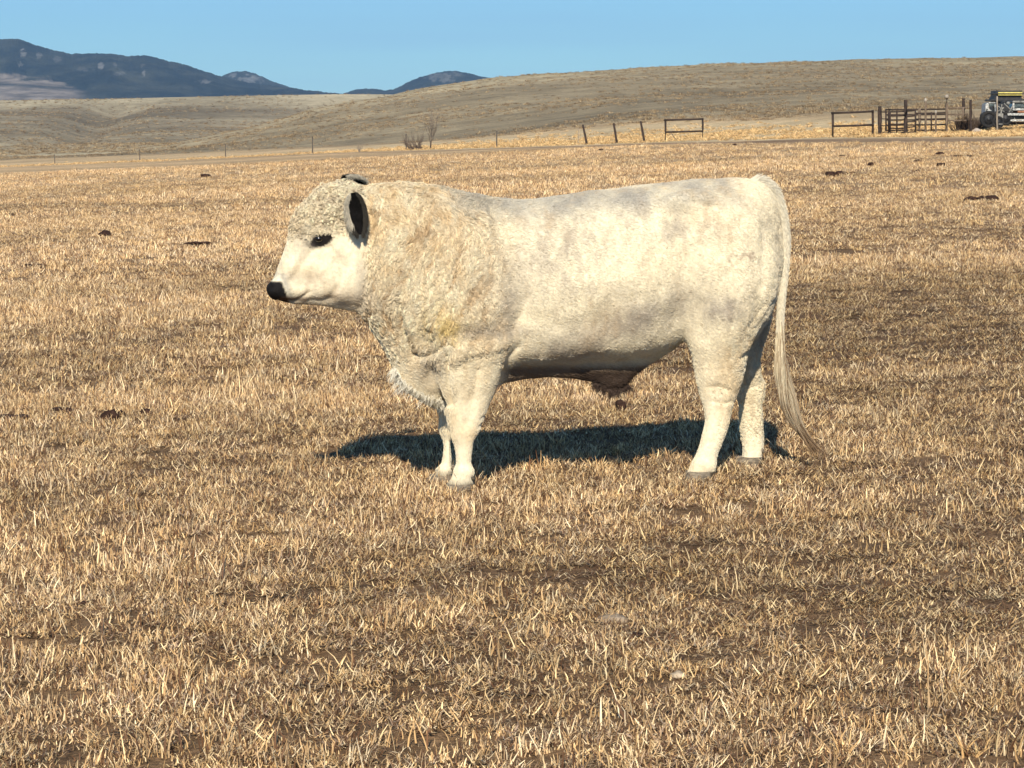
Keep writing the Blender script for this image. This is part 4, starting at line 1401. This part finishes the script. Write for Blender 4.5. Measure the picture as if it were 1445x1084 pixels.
# switch
sw_l = [(1101, 440), (1101, 470), (1101, 500), (1104, 530), (1110, 560), (1120, 590), (1136, 616), (1157, 641)]
SWP = np.array([L3(a, b, -.03) for a, b in sw_l])
SWP = chaikin(SWP, 1, False)
m = len(SWP)
n = 2100
end = np.where(g.uniform(0, 1, n) < 0.55, g.uniform(0.45, 0.80, n), g.uniform(0.75, 1.0, n))
st = g.uniform(0, 0.35, n)
off = g.normal(0, 1, (n, 3)) * np.array([0.0055, 0.008, 0.004])
lock = g.integers(0, 9, n); lo_ = g.normal(0, 1, (9, 3)) * np.array([0.020, 0.016, 0.004])
KS = 9
pt = np.zeros((n, KS, 3))
for k in range(KS):
    t = st + (end - st) * k / (KS - 1)
    q = t * (m - 1); i0 = np.clip(q.astype(int), 0, m - 2); fr = (q - i0)[:, None]
    c = SWP[i0] * (1 - fr) + SWP[i0 + 1] * fr
    spread = (np.interp(t, [0, .15, .4, .6, .8, 1], [0.45, 1.0, 1.15, .6, .45, .30]))[:, None]
    wv = (np.sin(t[:, None] * 11 + lock[:, None] * 2.1 + np.array([0, 1.3, 2.2])) * np.array([.011, .009, .0])) * np.clip(t[:, None] * 1.6, 0, 1)
    pt[:, k] = c + wv + off * spread + lo_[lock] * (np.interp(t, [0, .3, .6, 1], [0, .35, .8, 1.0]))[:, None] * 0.7
ct = np.array([0.88, 0.78, 0.56]); cb = np.array([0.27, 0.175, 0.10])
e_ = sstep(.62, .95, end)[:, None]
cl = (ct * (1 - e_) + cb * e_) * g.uniform(0.75, 1.1, (n, 1))
tag(hair_obj('tail_switch', pt, 0.0009, cl, fur_mat, tail), kind='stuff')
#@@THINGS@@
# ------------------------------------------------------------------ things on the pasture
rust = noise_mat('rusty_steel', (0.022, 0.016, 0.013), (0.065, 0.042, 0.032), 6, 0.8, 0.3, bump=0.004)
wood = noise_mat('weathered_wood', (0.10, 0.075, 0.055), (0.24, 0.18, 0.13), 5, 0.95, 0.1, bump=0.01, stretch=(3, 3, 0.5))
palewood = noise_mat('grey_wood', (0.20, 0.165, 0.13), (0.38, 0.32, 0.25), 5, 0.95, 0.1, bump=0.01, stretch=(3, 3, 0.5))
tpost_m = noise_mat('steel_post', (0.045, 0.04, 0.035), (0.12, 0.10, 0.08), 4, 0.7, 0.3)
wire_m = noise_mat('fence_wire', (0.16, 0.14, 0.12), (0.28, 0.25, 0.22), 4, 0.6, 0.4, metal=0.5)


def img_pt(px, py, d):
    """point at distance d on the ray of a photograph pixel (used for the tops of things that stand there)"""
    ax, az = ray(px, py)
    return Vector((ax * d, d, CAMZ + az * d))


def ground_d(px, d):
    ax, _ = ray(px, 200)
    return Vector((ax * d, d, float(terrain_z(np.array([ax * d]), np.array([d]))[0])))


def post(px, top, d, mat, r=0.05, lean_px=0.0, name='fence_post', label='', group=None, wood_like=False, knob=None):
    """a post standing on the ground in the direction px; its top at picture height top"""
    b = ground_d(px, d)
    t = img_pt(px + lean_px, top, d)
    v = t - b
    m = MB()
    g = random.Random(int(px * 7))
    if wood_like:
        pts, rs = [], []
        for k in range(7):
            f = k / 6
            pts.append((v.x * f + g.uniform(-.01, .01), g.uniform(-.01, .01), -0.15 + (v.z + 0.15) * f)); rs.append(r * (1.1 - 0.2 * f) * g.uniform(.93, 1.07))
        m.tube(pts, rs, 9)
    else:
        # T-post: flange, stem, studs and the anchor plate
        R = Matrix.Rotation(math.atan2(v.x, v.z), 3, 'Y')
        m.box((v.x / 2, 0, v.z / 2 - .08), (r, 0.012, v.z + 0.16), R)
        m.box((v.x / 2, 0.02, v.z / 2 - .08), (0.012, r * .8, v.z + 0.16), R)
        for k in range(9):
            f = 0.15 + 0.8 * k / 8
            m.box((v.x * f, -0.012, v.z * f), (r * .5, 0.014, 0.02), R)
    o = m.build(name, mat, None, wood_like)
    o.location = b
    tag(o, label, 'fence post', group)
    return o, b, t


fence_group = 'posts of the wire fence along the far side of the pasture'
fp = [(77, 218, 330, .09, 0, 'thin fence post farthest left below the grey ridge'),
      (197, 211, 312, .09, 0, 'thin fence post left of the spur of the grassy hill'),
      (318, 203, 290, .10, 0, 'thin fence post below the small rocky peak'),
      (441, 193, 270, .12, 0, 'fence post between the rocky peak and the bare shrub'),
      (573, 189, 246, .11, 0, 'fence post just left of the bare shrub'),
      (701, 185, 224, .11, 0, 'fence post right of the bare shrub where the blue dome meets the hill'),
      (816, 181, 208, .06, 0, 'slim pale post beside the leftmost leaning post')]
wires = []
for p_, tp_, d_, r_, lp, lb in fp:
    o, b, t = post(p_, tp_, d_, tpost_m if p_ != 816 else palewood, r_, lp, 'fence_post', lb, fence_group)
    wires.append((b, t))
for p_, tp_, lp, lb in ((829, 176, -6.5, 'dark fence post leaning left, leftmost of the three leaning ones'), (871, 174, -5, 'dark fence post leaning left, middle of the three leaning ones'), (910, 171, -6, 'dark fence post leaning left, nearest to the two rail brace')):
    o, b, t = post(p_, tp_, 203 - (p_ - 829) * 0.07, rust, .085, lp, 'leaning_post', lb, 'leaning dark posts left of the brace', True)
    wires.append((b, t))
brace_d = 196
bp0 = ground_d(939, brace_d); wires.append((bp0, img_pt(939, 168, brace_d)))


def wire_run(pairs, fr, name, label):
    m = MB()
    for f in fr:
        pts = []
        for (b0, t0), (b1, t1) in zip(pairs, pairs[1:]):
            for k in range(6):
                q = k / 6
                p = (b0 + (t0 - b0) * f) * (1 - q) + (b1 + (t1 - b1) * f) * q
                p.z -= 0.10 * 4 * q * (1 - q)
                pts.append(p)
        pts.append(pairs[-1][0] + (pairs[-1][1] - pairs[-1][0]) * f)
        m.tube(pts, 0.004, 4)
    o = m.build(name, wire_m)
    tag(o, label, 'fence wire')
    return o


wire_run(wires, (0.35, 0.6, 0.85), 'fence_wire', 'three sagging strands of wire strung along the fence posts to the brace')


def rail_brace(xl, xr, tl, tr_, rail2, d, label, name='rail_brace', th=0.075, diag=False):
    """two posts joined by two rails"""
    bl, br_ = ground_d(xl, d), ground_d(xr, d)
    t_l, t_r = img_pt(xl, tl, d), img_pt(xr, tr_, d)
    root = empty(name, bl)
    tag(root, label, 'fence brace')
    for b, t in ((bl, t_l), (br_, t_r)):
        m = MB().tube([b - bl - Vector((0, 0, .15)), (b + t) / 2 - bl + Vector((.01, 0, 0)), t - bl + Vector((0, 0, .03))], [th * 1.1, th, th * 1.0], 9)
        m.build('post', rust, root, True)
    for f in (None, rail2):
        a = t_l if f is None else img_pt(xl, f[0], d)
        c = t_r if f is None else img_pt(xr, f[1], d)
        m = MB().tube([a - bl + Vector((-.10 if f is None else 0, -.09, -.05)), (a + c) / 2 - bl + Vector((0, -.09, -.06)), c - bl + Vector((.05, -.09, -.05))], th * 0.85, 8)
        m.build('rail', rust, root, True)
    if diag:
        a = img_pt(xl + 7, rail2[0] + 1, d); c = ground_d(xl + 17, d)
        MB().tube([a - bl + Vector((0, -.1, 0)), c - bl + Vector((0, -.1, -.05))], th * .42, 7).build('diagonal_stay', wood, root, True)
    return root


rail_brace(939, 991.5, 168.5, 167, (185.5, 184), 194, 'dark two rail fence brace standing alone right of the leaning posts', diag=True)
rail_brace(1175, 1231.5, 158.5, 156, (177, 175), 158, 'dark two rail brace at the left end of the corral', th=0.07)

# corral: each post, each gate
cor_g = 'upright posts of the corral'
cps = [(1241.5, 150, 157.5, .125, rust, 'thick dark corral post next to the left brace'),
       (1254.5, 153.5, 158.5, .075, rust, 'corral post at the left side of the barred gate'),
       (1278, 141, 157, .115, rust, 'tall dark corral post at the right side of the barred gate'),
       (1297.5, 153, 162, .09, wood, 'short corral post behind the right panel of bars'),
       (1306, 143, 157.5, .065, wood, 'slim corral post with a light top, left one'),
       (1320.5, 160, 157, .055, wood, 'short slim corral stake between the two light topped posts'),
       (1336, 138, 157, .085, wood, 'tall corral post with a light knob on top'),
       (1359.5, 139, 163, .10, rust, 'dark corral post rising behind the dry brush'),
       (1369.5, 141, 156, .085, rust, 'brown corral post in front of the dry brush'),
       (1407, 136, 156.5, .05, palewood, 'slim pale stake in front of the farm machine')]
for p_, tp_, d_, r_, m_, lb in cps:
    o, b, t = post(p_, tp_, d_, m_, r_, 0, 'corral_post', lb, cor_g, True)
    if 'light' in lb:
        k = MB().tube([t - b + Vector((0, 0, -.03)), t - b + Vector((0, 0, .05)), t - b + Vector((0, 0, .14)), t - b + Vector((0, 0, .18))], [r_ * 1.0, r_ * 1.35, r_ * 1.2, r_ * .5], 9)
        k.build('cap', noise_mat('pale_cap', (.26, .23, .19), (.42, .37, .31), 8), o, True)


def bar_gate(x0, x1, top0, top1, bot0, bot1, n, d, label, r=0.032, mat=None, name='corral_gate', uprights=(0, .5, 1)):
    p00, p01 = img_pt(x0, bot0, d), img_pt(x1, bot1, d)
    p10, p11 = img_pt(x0, top0, d), img_pt(x1, top1, d)
    root = empty(name, p00)
    tag(root, label, 'gate' if 'gate' in name else 'fence')
    for k in range(n):
        f = k / (n - 1)
        a = p00 * (1 - f) + p10 * f; c = p01 * (1 - f) + p11 * f
        MB().tube([a - p00, (a + c) / 2 - p00 + Vector((0, 0, -.012)), c - p00], r, 8).build('bar', mat or rust, root, True)
    for f in uprights:
        a = p00 * (1 - f) + p01 * f; c = p10 * (1 - f) + p11 * f
        MB().tube([a - p00 + Vector((0, -.05, -.05)), c - p00 + Vector((0, -.05, .05))], r * 1.15, 8).build('upright', mat or rust, root, True)
    return root


bar_gate(1242, 1254, 158, 158, 187, 187, 4, 158.2, 'narrow barred panel between the thick post and the gate', name='barred_fence', uprights=(1,))
bar_gate(1256, 1277, 158, 157, 187, 187, 6, 157.8, 'dark barred corral gate left of the tall dark post', r=.040, uprights=(0, .45, 1))
bar_gate(1279.5, 1291.5, 157, 156, 187, 186, 5, 157.2, 'narrow barred corral gate right of the tall dark post', r=.038, uprights=(0, 1))
bar_gate(1250, 1335, 155, 154, 184, 183, 5, 163, 'long barred panel running behind the corral posts', r=.045, mat=rust, name='barred_fence', uprights=(0, .33, .66, 1))
bar_gate(1292, 1336, 160, 159, 184, 184, 4, 159.5, 'barred dark panel standing between the light topped posts', r=.036, name='barred_fence', uprights=(0, .5, 1))
bar_gate(1337, 1366, 153, 152, 170, 170, 3, 157.5, 'short two bar panel reaching into the dry brush', r=.045, mat=wood, name='barred_fence', uprights=(.75,))


# dry brush: branching twigs
twig = noise_mat('dry_twig', (0.10, 0.075, 0.06), (0.24, 0.185, 0.145), 6, 0.95, 0.1)
twig_dark = noise_mat('dark_twig', (0.05, 0.035, 0.028), (0.14, 0.10, 0.075), 6, 0.95, 0.1)
pale_twig = noise_mat('pale_twig', (0.17, 0.14, 0.11), (0.33, 0.28, 0.22), 6, 0.95, 0.1)


def branches(m, p, v, L_, r, depth, g, droop=0.0, spread=0.55, kids=3):
    pts, rs = [p.copy()], [r]
    q = p.copy(); d = v.normalized()
    n = 4
    for k in range(n):
        d = (d + Vector((g.uniform(-1, 1), g.uniform(-1, 1), g.uniform(-.6, 1) - droop)) * 0.16).normalized()
        q = q + d * (L_ / n)
        pts.append(q.copy()); rs.append(r * (1 - 0.62 * (k + 1) / n))
    m.tube(pts, rs, 5 if r > .012 else 3)
    if depth > 0:
        for _ in range(kids):
            k = g.randint(1, n)
            dd = (d + Vector((g.uniform(-1, 1), g.uniform(-1, 1), g.uniform(-.4, 1))) * spread).normalized()
            branches(m, pts[k], dd, L_ * g.uniform(.5, .78), rs[k] * .72, depth - 1, g, droop, spread, kids)


def bare_bush(px, d, h, spread, n, mat, seed, name, label, cat, depth=3, lean=(0, 0), base=0.25, r=0.03):
    b = ground_d(px, d)
    g = random.Random(seed)
    m = MB()
    for k in range(n):
        a = g.uniform(0, 6.28)
        branches(m, Vector((g.uniform(-base, base), g.uniform(-base, base) * .6, -.05)), Vector((math.cos(a) * spread + lean[0], math.sin(a) * spread * .7, 1)), h * g.uniform(.4, .62), r * g.uniform(.7, 1.1), depth, g)
    o = m.build(name, mat, None, True)
    o.location = b
    return tag(o, label, cat)


t_root = empty('bare_tree', ground_d(607, 240))
tag(t_root, 'small pale leafless tree on the fence line before the grassy hill', 'tree')
g_ = random.Random(4)
m = MB(); m.tube([(0, 0, -.1), (.05, 0, .5), (.12, .05, 1.1)], [.085, .07, .05], 8); m.build('trunk', twig_dark, t_root, True)
m = MB()
for k in range(9):
    a = g_.uniform(0, 6.28)
    branches(m, Vector((.03 + .01 * k, 0, .35 + .09 * k)), Vector((math.cos(a) * .42 + .12, math.sin(a) * .4, 1.15)), g_.uniform(1.25, 1.9), .046, 3, g_, 0, .5, 3)
m.build('crown', pale_twig, t_root, True)
bare_bush(588, 242, 2.0, 1.1, 20, twig, 9, 'bare_shrub', 'low tangled leafless shrub leaning left of the pale bare tree', 'shrub', lean=(-.35, 0), base=.6, r=.038)
bare_bush(591, 239, .55, 1.3, 26, twig_dark, 12, 'brush_pile', 'low dark pile of brush at the foot of the pale bare tree', 'brush', depth=2, base=.75, r=.075)
bare_bush(508, 250, 1.05, .5, 8, pale_twig, 15, 'dry_weed', 'pale dry weed standing on the fence line left of the bare tree', 'weed', depth=2, base=.12, r=.03)
bare_bush(1360, 158.5, 1.35, .8, 64, twig_dark, 21, 'dry_brush', 'grey brown leafless brush at the right end of the corral', 'brush', depth=3, base=.55, r=.036)
bare_bush(1379, 160.5, 1.1, .9, 60, twig, 22, 'dry_brush', 'lower brown brush between the corral and the farm machine', 'brush', depth=3, base=.45, r=.034)

# farm machine at the right edge: header with white shields, wheels, long white rails and a cab behind
MD = 158.0
white_p = noise_mat('chalky_white_paint', (0.16, 0.165, 0.16), (0.66, 0.66, 0.62), 9, 0.55, 0.4)
grey_p = noise_mat('faded_grey_paint', (0.09, 0.09, 0.08), (0.34, 0.33, 0.30), 7, 0.6, 0.35)
rubber = noise_mat('tyre_rubber', (0.012, 0.012, 0.013), (0.035, 0.034, 0.033), 8, 0.85, 0.2)
black_p = noise_mat('black_steel', (0.010, 0.011, 0.013), (0.035, 0.035, 0.038), 5, 0.5, 0.4)
glass_m = noise_mat('dusty_glass', (0.03, 0.04, 0.045), (0.12, 0.15, 0.15), 9, 0.3, 0.5)
rustp = noise_mat('rust_orange_paint', (0.22, 0.09, 0.045), (0.36, 0.18, 0.10), 6, 0.7, 0.2)
yellow = noise_mat('yellow_paint', (0.50, 0.42, 0.10), (0.72, 0.62, 0.20), 6, 0.45, 0.4)
mb0 = ground_d(1415, MD)
mach = empty('farm_machine', mb0)
tag(mach, 'old white and black farm machine with long pale rails at the right edge', 'farm machine')


def mp_(px, py, dy=0.0):
    return img_pt(px, py, MD + dy) - mb0


def slab(name, pxa, pya, pxb, pyb, dy0, dy1, mat, bevel=0.02, sheer=0.0):
    a, b = mp_(pxa, pya), mp_(pxb, pyb)
    x0, x1 = min(a.x, b.x), max(a.x, b.x); z0, z1 = min(a.z, b.z), max(a.z, b.z)
    me = bpy.data.meshes.new(name)
    import bmesh
    bm = bmesh.new()
    bmesh.ops.create_cube(bm, size=1)
    for v in bm.verts:
        zz = v.co.z
        v.co = Vector(((x0 + x1) / 2 + v.co.x * (x1 - x0) + sheer * (zz + .5) * (x1 - x0), (dy0 + dy1) / 2 + v.co.y * (dy1 - dy0), (z0 + z1) / 2 + zz * (z1 - z0)))
    bmesh.ops.bevel(bm, geom=bm.edges[:], offset=bevel, segments=2, affect='EDGES', clamp_overlap=True)
    bm.to_mesh(me); bm.free()
    me.materials.append(mat)
    o = bpy.data.objects.new(name, me); COL.objects.link(o); o.parent = mach
    return o


def wheel(px, py, R, w, dy, name='wheel', par=None, hubmat=None):
    c = mp_(px, py, 0); c.y = dy
    m = MB()
    n = 26
    prof = [(-w / 2, R * .62), (-w / 2, R * .9), (-w * .38, R), (w * .38, R), (w / 2, R * .9), (w / 2, R * .62)]
    V = [(c.x + q * math.cos(2 * math.pi * k / n), c.y + yy, c.z + q * math.sin(2 * math.pi * k / n)) for yy, q in prof for k in range(n)]
    F = []
    for i in range(len(prof)):
        j = (i + 1) % len(prof)
        for k in range(n):
            F.append((i * n + k, i * n + (k + 1) % n, j * n + (k + 1) % n, j * n + k))
    o = mesh_obj('wheel', np.array(V), F, rubber, par or mach)
    m = MB()
    m.tube([(c.x, c.y - w * .42, c.z), (c.x, c.y + w * .42, c.z)], R * .62, 20)
    m.tube([(c.x, c.y - w * .55, c.z), (c.x, c.y - w * .42, c.z)], [R * .16, R * .22], 12)
    m.build('rim', hubmat or black_p, o, True)
    return o


slab('shield', 1386.5, 146, 1391, 161, -1.0, .4, white_p, .04, 0.1)
slab('shield', 1390, 154, 1397, 161.5, -1.05, -.2, white_p, .05, -.5)
slab('hood', 1390, 145.5, 1402, 150.5, -1.0, .6, glass_m, .05)
slab('shield', 1391, 144.5, 1402, 146.2, -1.05, .6, white_p, .02)
slab('shield', 1400, 147, 1402.5, 158, -1.06, -.3, white_p, .02, -.5)
slab('engine', 1385, 160, 1402, 168, -.9, .6, black_p, .06)
slab('frame', 1386, 168, 1412, 172, -.5, .5, black_p, .03)
wheel(1390, 168.5, .50, .30, -1.15)
wheel(1403, 172.5, .36, .25, -1.20)
slab('toolbox', 1402.5, 160, 1410, 170, -1.3, -.9, grey_p, .03)
slab('step', 1403, 174.5, 1409, 176, -1.4, -.9, grey_p, .02)
slab('engine', 1410.5, 148, 1424, 160, -.3, .9, black_p, .12)
slab('air_filter', 1413, 141.5, 1421, 147, -.2, .4, black_p, .09)
slab('exhaust_cover', 1419, 143.5, 1424, 147.5, -.4, .1, grey_p, .05)
slab('cab_roof', 1424, 142.5, 1475, 145.5, -1.1, .9, grey_p, .04)
slab('cab_window', 1427, 146.2, 1474, 152.5, -1.0, .8, glass_m, .04, .02)
slab('pillar', 1424, 145.6, 1426.5, 153, -1.1, -.9, white_p, .02)
slab('pillar', 1441, 145.6, 1442.5, 153, -1.1, -1.003, white_p, .02)
slab('side_panel', 1424, 153, 1476, 156, -1.15, .9, white_p, .03)
slab('side_panel', 1431, 156.2, 1476, 159.5, -1.12, .9, rustp, .03)
slab('long_rail', 1416, 160, 1480, 163.2, -1.35, -1.15, white_p, .02)
slab('long_rail', 1420, 168.8, 1480, 171.4, -1.38, -1.18, white_p, .02)
slab('underframe', 1410, 163.5, 1480, 168.3, -1.1, .7, black_p, .05)
slab('lower_bed', 1411, 171.8, 1480, 175.5, -1.0, .6, rust, .04)
wheel(1462, 171, .55, .3, -1.1)
wheel(1414, 167.5, .40, .22, -1.15)
for a, b_2 in (((1404, 150), (1414, 160)), ((1402, 158), (1412, 152)), ((1409, 147), (1407, 162)), ((1412, 146), (1424, 158)), ((1388, 162), (1398, 178)), ((1424, 160), (1430, 176)), ((1410, 152), (1404, 176)), ((1424, 150), (1414, 168))):
    MB().tube([mp_(*a, 0) + Vector((0, -1.1, 0)), mp_(*b_2, 0) + Vector((0, -1.1, 0))], .035, 7).build('strut', grey_p, mach, True)

# machine behind with the yellow top
yb = ground_d(1447, 166)
ym = empty('dark_machine', yb)
tag(ym, 'dark machine with a yellow roof rising behind the white farm machine', 'farm machine')


def yslab(name, pxa, pya, pxb, pyb, dy0, dy1, mat, bevel):
    o = slab(name, pxa, pya, pxb, pyb, dy0, dy1, mat, bevel)
    o.parent = ym
    o.location = mb0 - yb + Vector((0, 166 - MD, 0))
    return o


yslab('roof', 1432.5, 125.8, 1478, 135, -1.2, 1.2, black_p, .17)
yslab('roof_panel', 1436.0, 128.2, 1476, 133.0, -1.28, -1.0, yellow, .10)
yslab('cab', 1434, 135, 1474, 141.5, -1.0, 1.0, black_p, .04)
yslab('deck', 1427, 138.6, 1480, 142, -1.15, 1.1, black_p, .05)
yslab('chassis', 1434, 142, 1476, 168, -.9, .9, black_p, .06)

# lump of concrete by the brush
MBs = MB()
def rock(px, d, s, name, label, mat, seed, flat=.6, cat='rock'):
    import bmesh
    bm = bmesh.new(); bmesh.ops.create_icosphere(bm, subdivisions=3, radius=1)
    for v in bm.verts:
        c = v.co
        n = float(fbm(np.array([c.x * 1.3 + seed]), np.array([c.y * 1.3]), np.array([c.z * 1.3]), 3, seed)[0])
        v.co = c * (1 + .45 * n)
        v.co = Vector((v.co.x * s, v.co.y * s * .8, v.co.z * s * flat))
    me = bpy.data.meshes.new(name); bm.to_mesh(me); bm.free(); me.materials.append(mat)
    for p in me.polygons: p.use_smooth = True
    o = bpy.data.objects.new(name, me); COL.objects.link(o)
    b = ground_d(px, d) if d else ground_at(*px)
    o.location = b + Vector((0, 0, s * flat * .5))
    return tag(o, label, cat)


rock(1377.5, 155.5, .24, 'stone', 'pale round stone in the grass below the dry brush', noise_mat('pale_stone', (.34, .28, .23), (.5, .43, .36), 6), 3, .8)

# dung pats and clods
dung_m = noise_mat('dry_dung', (0.022, 0.013, 0.010), (0.075, 0.040, 0.028), 14, 0.95, 0.1, bump=0.02)


def dung(px, py, w_px, label, seed, hump=1.0, lumps=1):
    b = ground_at(px, py)
    d = b.y
    w = w_px * d / FPX
    import bmesh
    bm = bmesh.new()
    g = random.Random(seed)
    for k in range(lumps):
        t = bmesh.ops.create_icosphere(bm, subdivisions=3, radius=1)['verts']
        cx = (k - (lumps - 1) / 2) * w / max(lumps, 1) * 1.1 + g.uniform(-.05, .05) * w
        s = w * .5 / (1 if lumps == 1 else lumps * .62) * g.uniform(.85, 1.15)
        hh = s * g.uniform(.55, .85) * hump
        cy = g.uniform(-.3, .3) * w
        for v in t:
            c = v.co.copy()
            n = float(fbm(np.array([c.x * 1.6 + seed * 3 + k * 7]), np.array([c.y * 1.6]), np.array([c.z * 1.6]), 3, seed)[0])
            f = 1 + .55 * n
            v.co = Vector((cx + c.x * s * f, cy + c.y * s * 1.4 * f, max(c.z, -.3) * hh * f))
    me = bpy.data.meshes.new('dung_pat'); bm.to_mesh(me); bm.free(); me.materials.append(dung_m)
    for p in me.polygons: p.use_smooth = True
    o = bpy.data.objects.new('dung_pat', me); COL.objects.link(o)
    o.location = b + Vector((0, 0, 0.012 + .0003 * d))
    tag(o, label, 'dung', 'dark dung pats scattered over the pasture')


for i, a in enumerate([
    (1180, 249, 22, 'dark dung pat below the corral brace, broad with a rounded hump', 1.0, 2), (1203, 246, 9, 'small brown dung lump right beside the broad humped pat', .8, 1),
    (1187, 222, 10, 'small faint dung pat between the track and the broad humped pat', .6, 1),
    (1230, 235, 9, 'small upright dung lump right of the broad humped pat', 1.3, 1), (1295, 230, 11, 'flat dung pat below the light topped corral posts', .6, 1),
    (1295, 243, 6, 'tiny dung lump below the flat pat', .9, 1), (1328, 236, 12, 'rounded dark dung lump under the flat pair of pats', 1.0, 1),
    (1326, 219.5, 11, 'dark dung pat nearest the corral', .9, 1), (1358, 222.5, 19, 'long flat dung streak right of the pat nearest the corral', .35, 2),
    (1386, 284, 38, 'large dark dung pat with a peak at the right side of the pasture', .75, 3),
    (148, 333, 17, 'dark arched dung pat in the pale stubble at the left', 1.0, 1), (278, 347, 28, 'low dung pat in two lumps at left ahead of the bull', .5, 3),
    (10, 306, 18, 'flat dung streak at the left edge of the pasture', .4, 2), (290, 250.5, 13, 'small dark dung pat far out ahead of the bull', .6, 1),
    (40, 377, 11, 'small dung lump near the left edge, left of a pair', .6, 1), (59, 378, 12, 'small dung lump near the left edge, right of a pair', .7, 1),
    (160, 594, 30, 'cluster of dark dung lumps left of the bull shadow', 1.5, 3), (207, 586, 14, 'single round dark dung lump near the shadow of the head', 1.2, 1),
    (88, 584, 26, 'low dung patch left of the cluster of lumps', .35, 2), (20, 592, 36, 'flat dark dung patch at the left edge in the middle distance', .25, 2),
    (877, 582, 15, 'dark dung lump seen under the belly of the bull', 2.4, 1), (848, 213, 7, 'tiny dark clod on the track below the leaning posts', .6, 1),
    (1036, 206, 7, 'tiny dark clod on the track right of the lone brace', .6, 1), (118, 858, 12, 'dark clod in the foreground stubble at left', .5, 1),
    (900, 905, 14, 'dark clod in the foreground stubble below the hind legs', .4, 1), (330, 775, 12, 'small dark clod in the stubble below the head of the bull', .4, 1)]):
    dung(a[0], a[1], a[2], a[3], 40 + i, a[4], a[5])

# pale clod of chalky soil in the foreground
chalk = noise_mat('pale_clod', (.34, .26, .17), (.56, .46, .33), 20, 0.95, 0.1, bump=.01)
rock((957, 961), None, .024, 'pale_clod', 'small pale stone in the foreground stubble right of centre', chalk, 7, .6, 'stone')
rock((868, 880), None, .055, 'pale_clod', 'wide pale soil clod in the foreground below the belly', noise_mat('soil_clod', (.24, .18, .12), (.40, .31, .22), 20, bump=.01), 9, .35, 'clod')

# coarse bunchgrass and brush tufts giving the far slopes their grain
g = np.random.default_rng(77)
def slope_tufts(n, r0, r1, pa, pb, zf, name, label, seed, smin, smax, dark):
    R = np.exp(g.uniform(math.log(r0), math.log(r1), n)); PXr = g.uniform(pa, pb, n)
    A = np.arctan((PXr - 722.5) / FPX)
    X, Y = R * np.sin(A), R * np.cos(A)
    if r0 < 470:
        k = R > np.interp(PXr, HX, FENCE_D) * 1.3
        X, Y, R = X[k], Y[k], R[k]
    n = len(X)
    keep = g.uniform(-1, 1, n) < 0.1 + 2.0 * fbm(X / 45, Y / 90, 0, 4, seed)
    X, Y, R = X[keep], Y[keep], R[keep]; n = len(X)
    Z = zf(X, Y) - 0.05
    s = g.uniform(smin, smax, n) * (0.6 + R / 1000)
    br = g.choice(dark, n) * g.uniform(0.8, 1.2, n)
    tint = np.stack([br * .84, br * .86, br * .86], 1)
    scatter(name, label, np.stack([X, Y, Z], 1), np.stack([g.uniform(-.1, .1, n), g.uniform(-.1, .1, n), g.uniform(0, 6.28, n)], 1),
            np.stack([s * 2.2, s * 2.2, s * 1.0], 1), g.integers(0, 4, n), tint, [clump(name + '_clump_%d' % i, 'tuft', seed + i) for i in range(4)])
slope_tufts(26000, 230, 735, -80, 1520, lambda a, b: terrain_z(a, b), 'hillside_tufts', 'bunchgrass and low brush dotted over the near dry hillside', 610, 2.0, 4.6, [.50, .64, .78, .92])
slope_tufts(16000, 520, 1500, -80, 700, back_z, 'ridge_tufts', 'bunchgrass dotted over the long grey ridge at left', 620, 2.4, 5.0, [.50, .64, .78, .92])

# stubble grown up against the hooves of the bull
gx, gy = [], []
for (hx, hy, lat) in ((648, 688, -.155), (624, 682, .155), (986, 677, -.155), (1057, 672, .155)):
    u0, _ = to_local(hx, hy, lat)
    wx = BO.x + u0 * CU - lat * SU; wy = BO.y + u0 * SU + lat * CU
    for k in range(16):
        a = g.uniform(0, 6.28); r_ = g.uniform(.07, .15)
        gx.append(wx + r_ * math.cos(a)); gy.append(wy + r_ * math.sin(a) - .02)
gx, gy = np.array(gx), np.array(gy); n = len(gx)
scatter('hoof_grass', 'short tan grass pushed up round the hooves of the bull', np.stack([gx, gy, terrain_z(gx, gy)], 1),
        np.stack([g.uniform(-.1, .1, n), g.uniform(-.1, .1, n), g.uniform(0, 6.28, n)], 1), np.ones((n, 3)) * g.uniform(.8, 1.15, n)[:, None], g.integers(0, 3, n),
        np.ones((n, 3)) * g.uniform(.75, 1.05, n)[:, None], [clump('hoof_clump_%d' % i, k, 700 + i) for i, k in enumerate(['tuft', 'stub', 'litter'])])
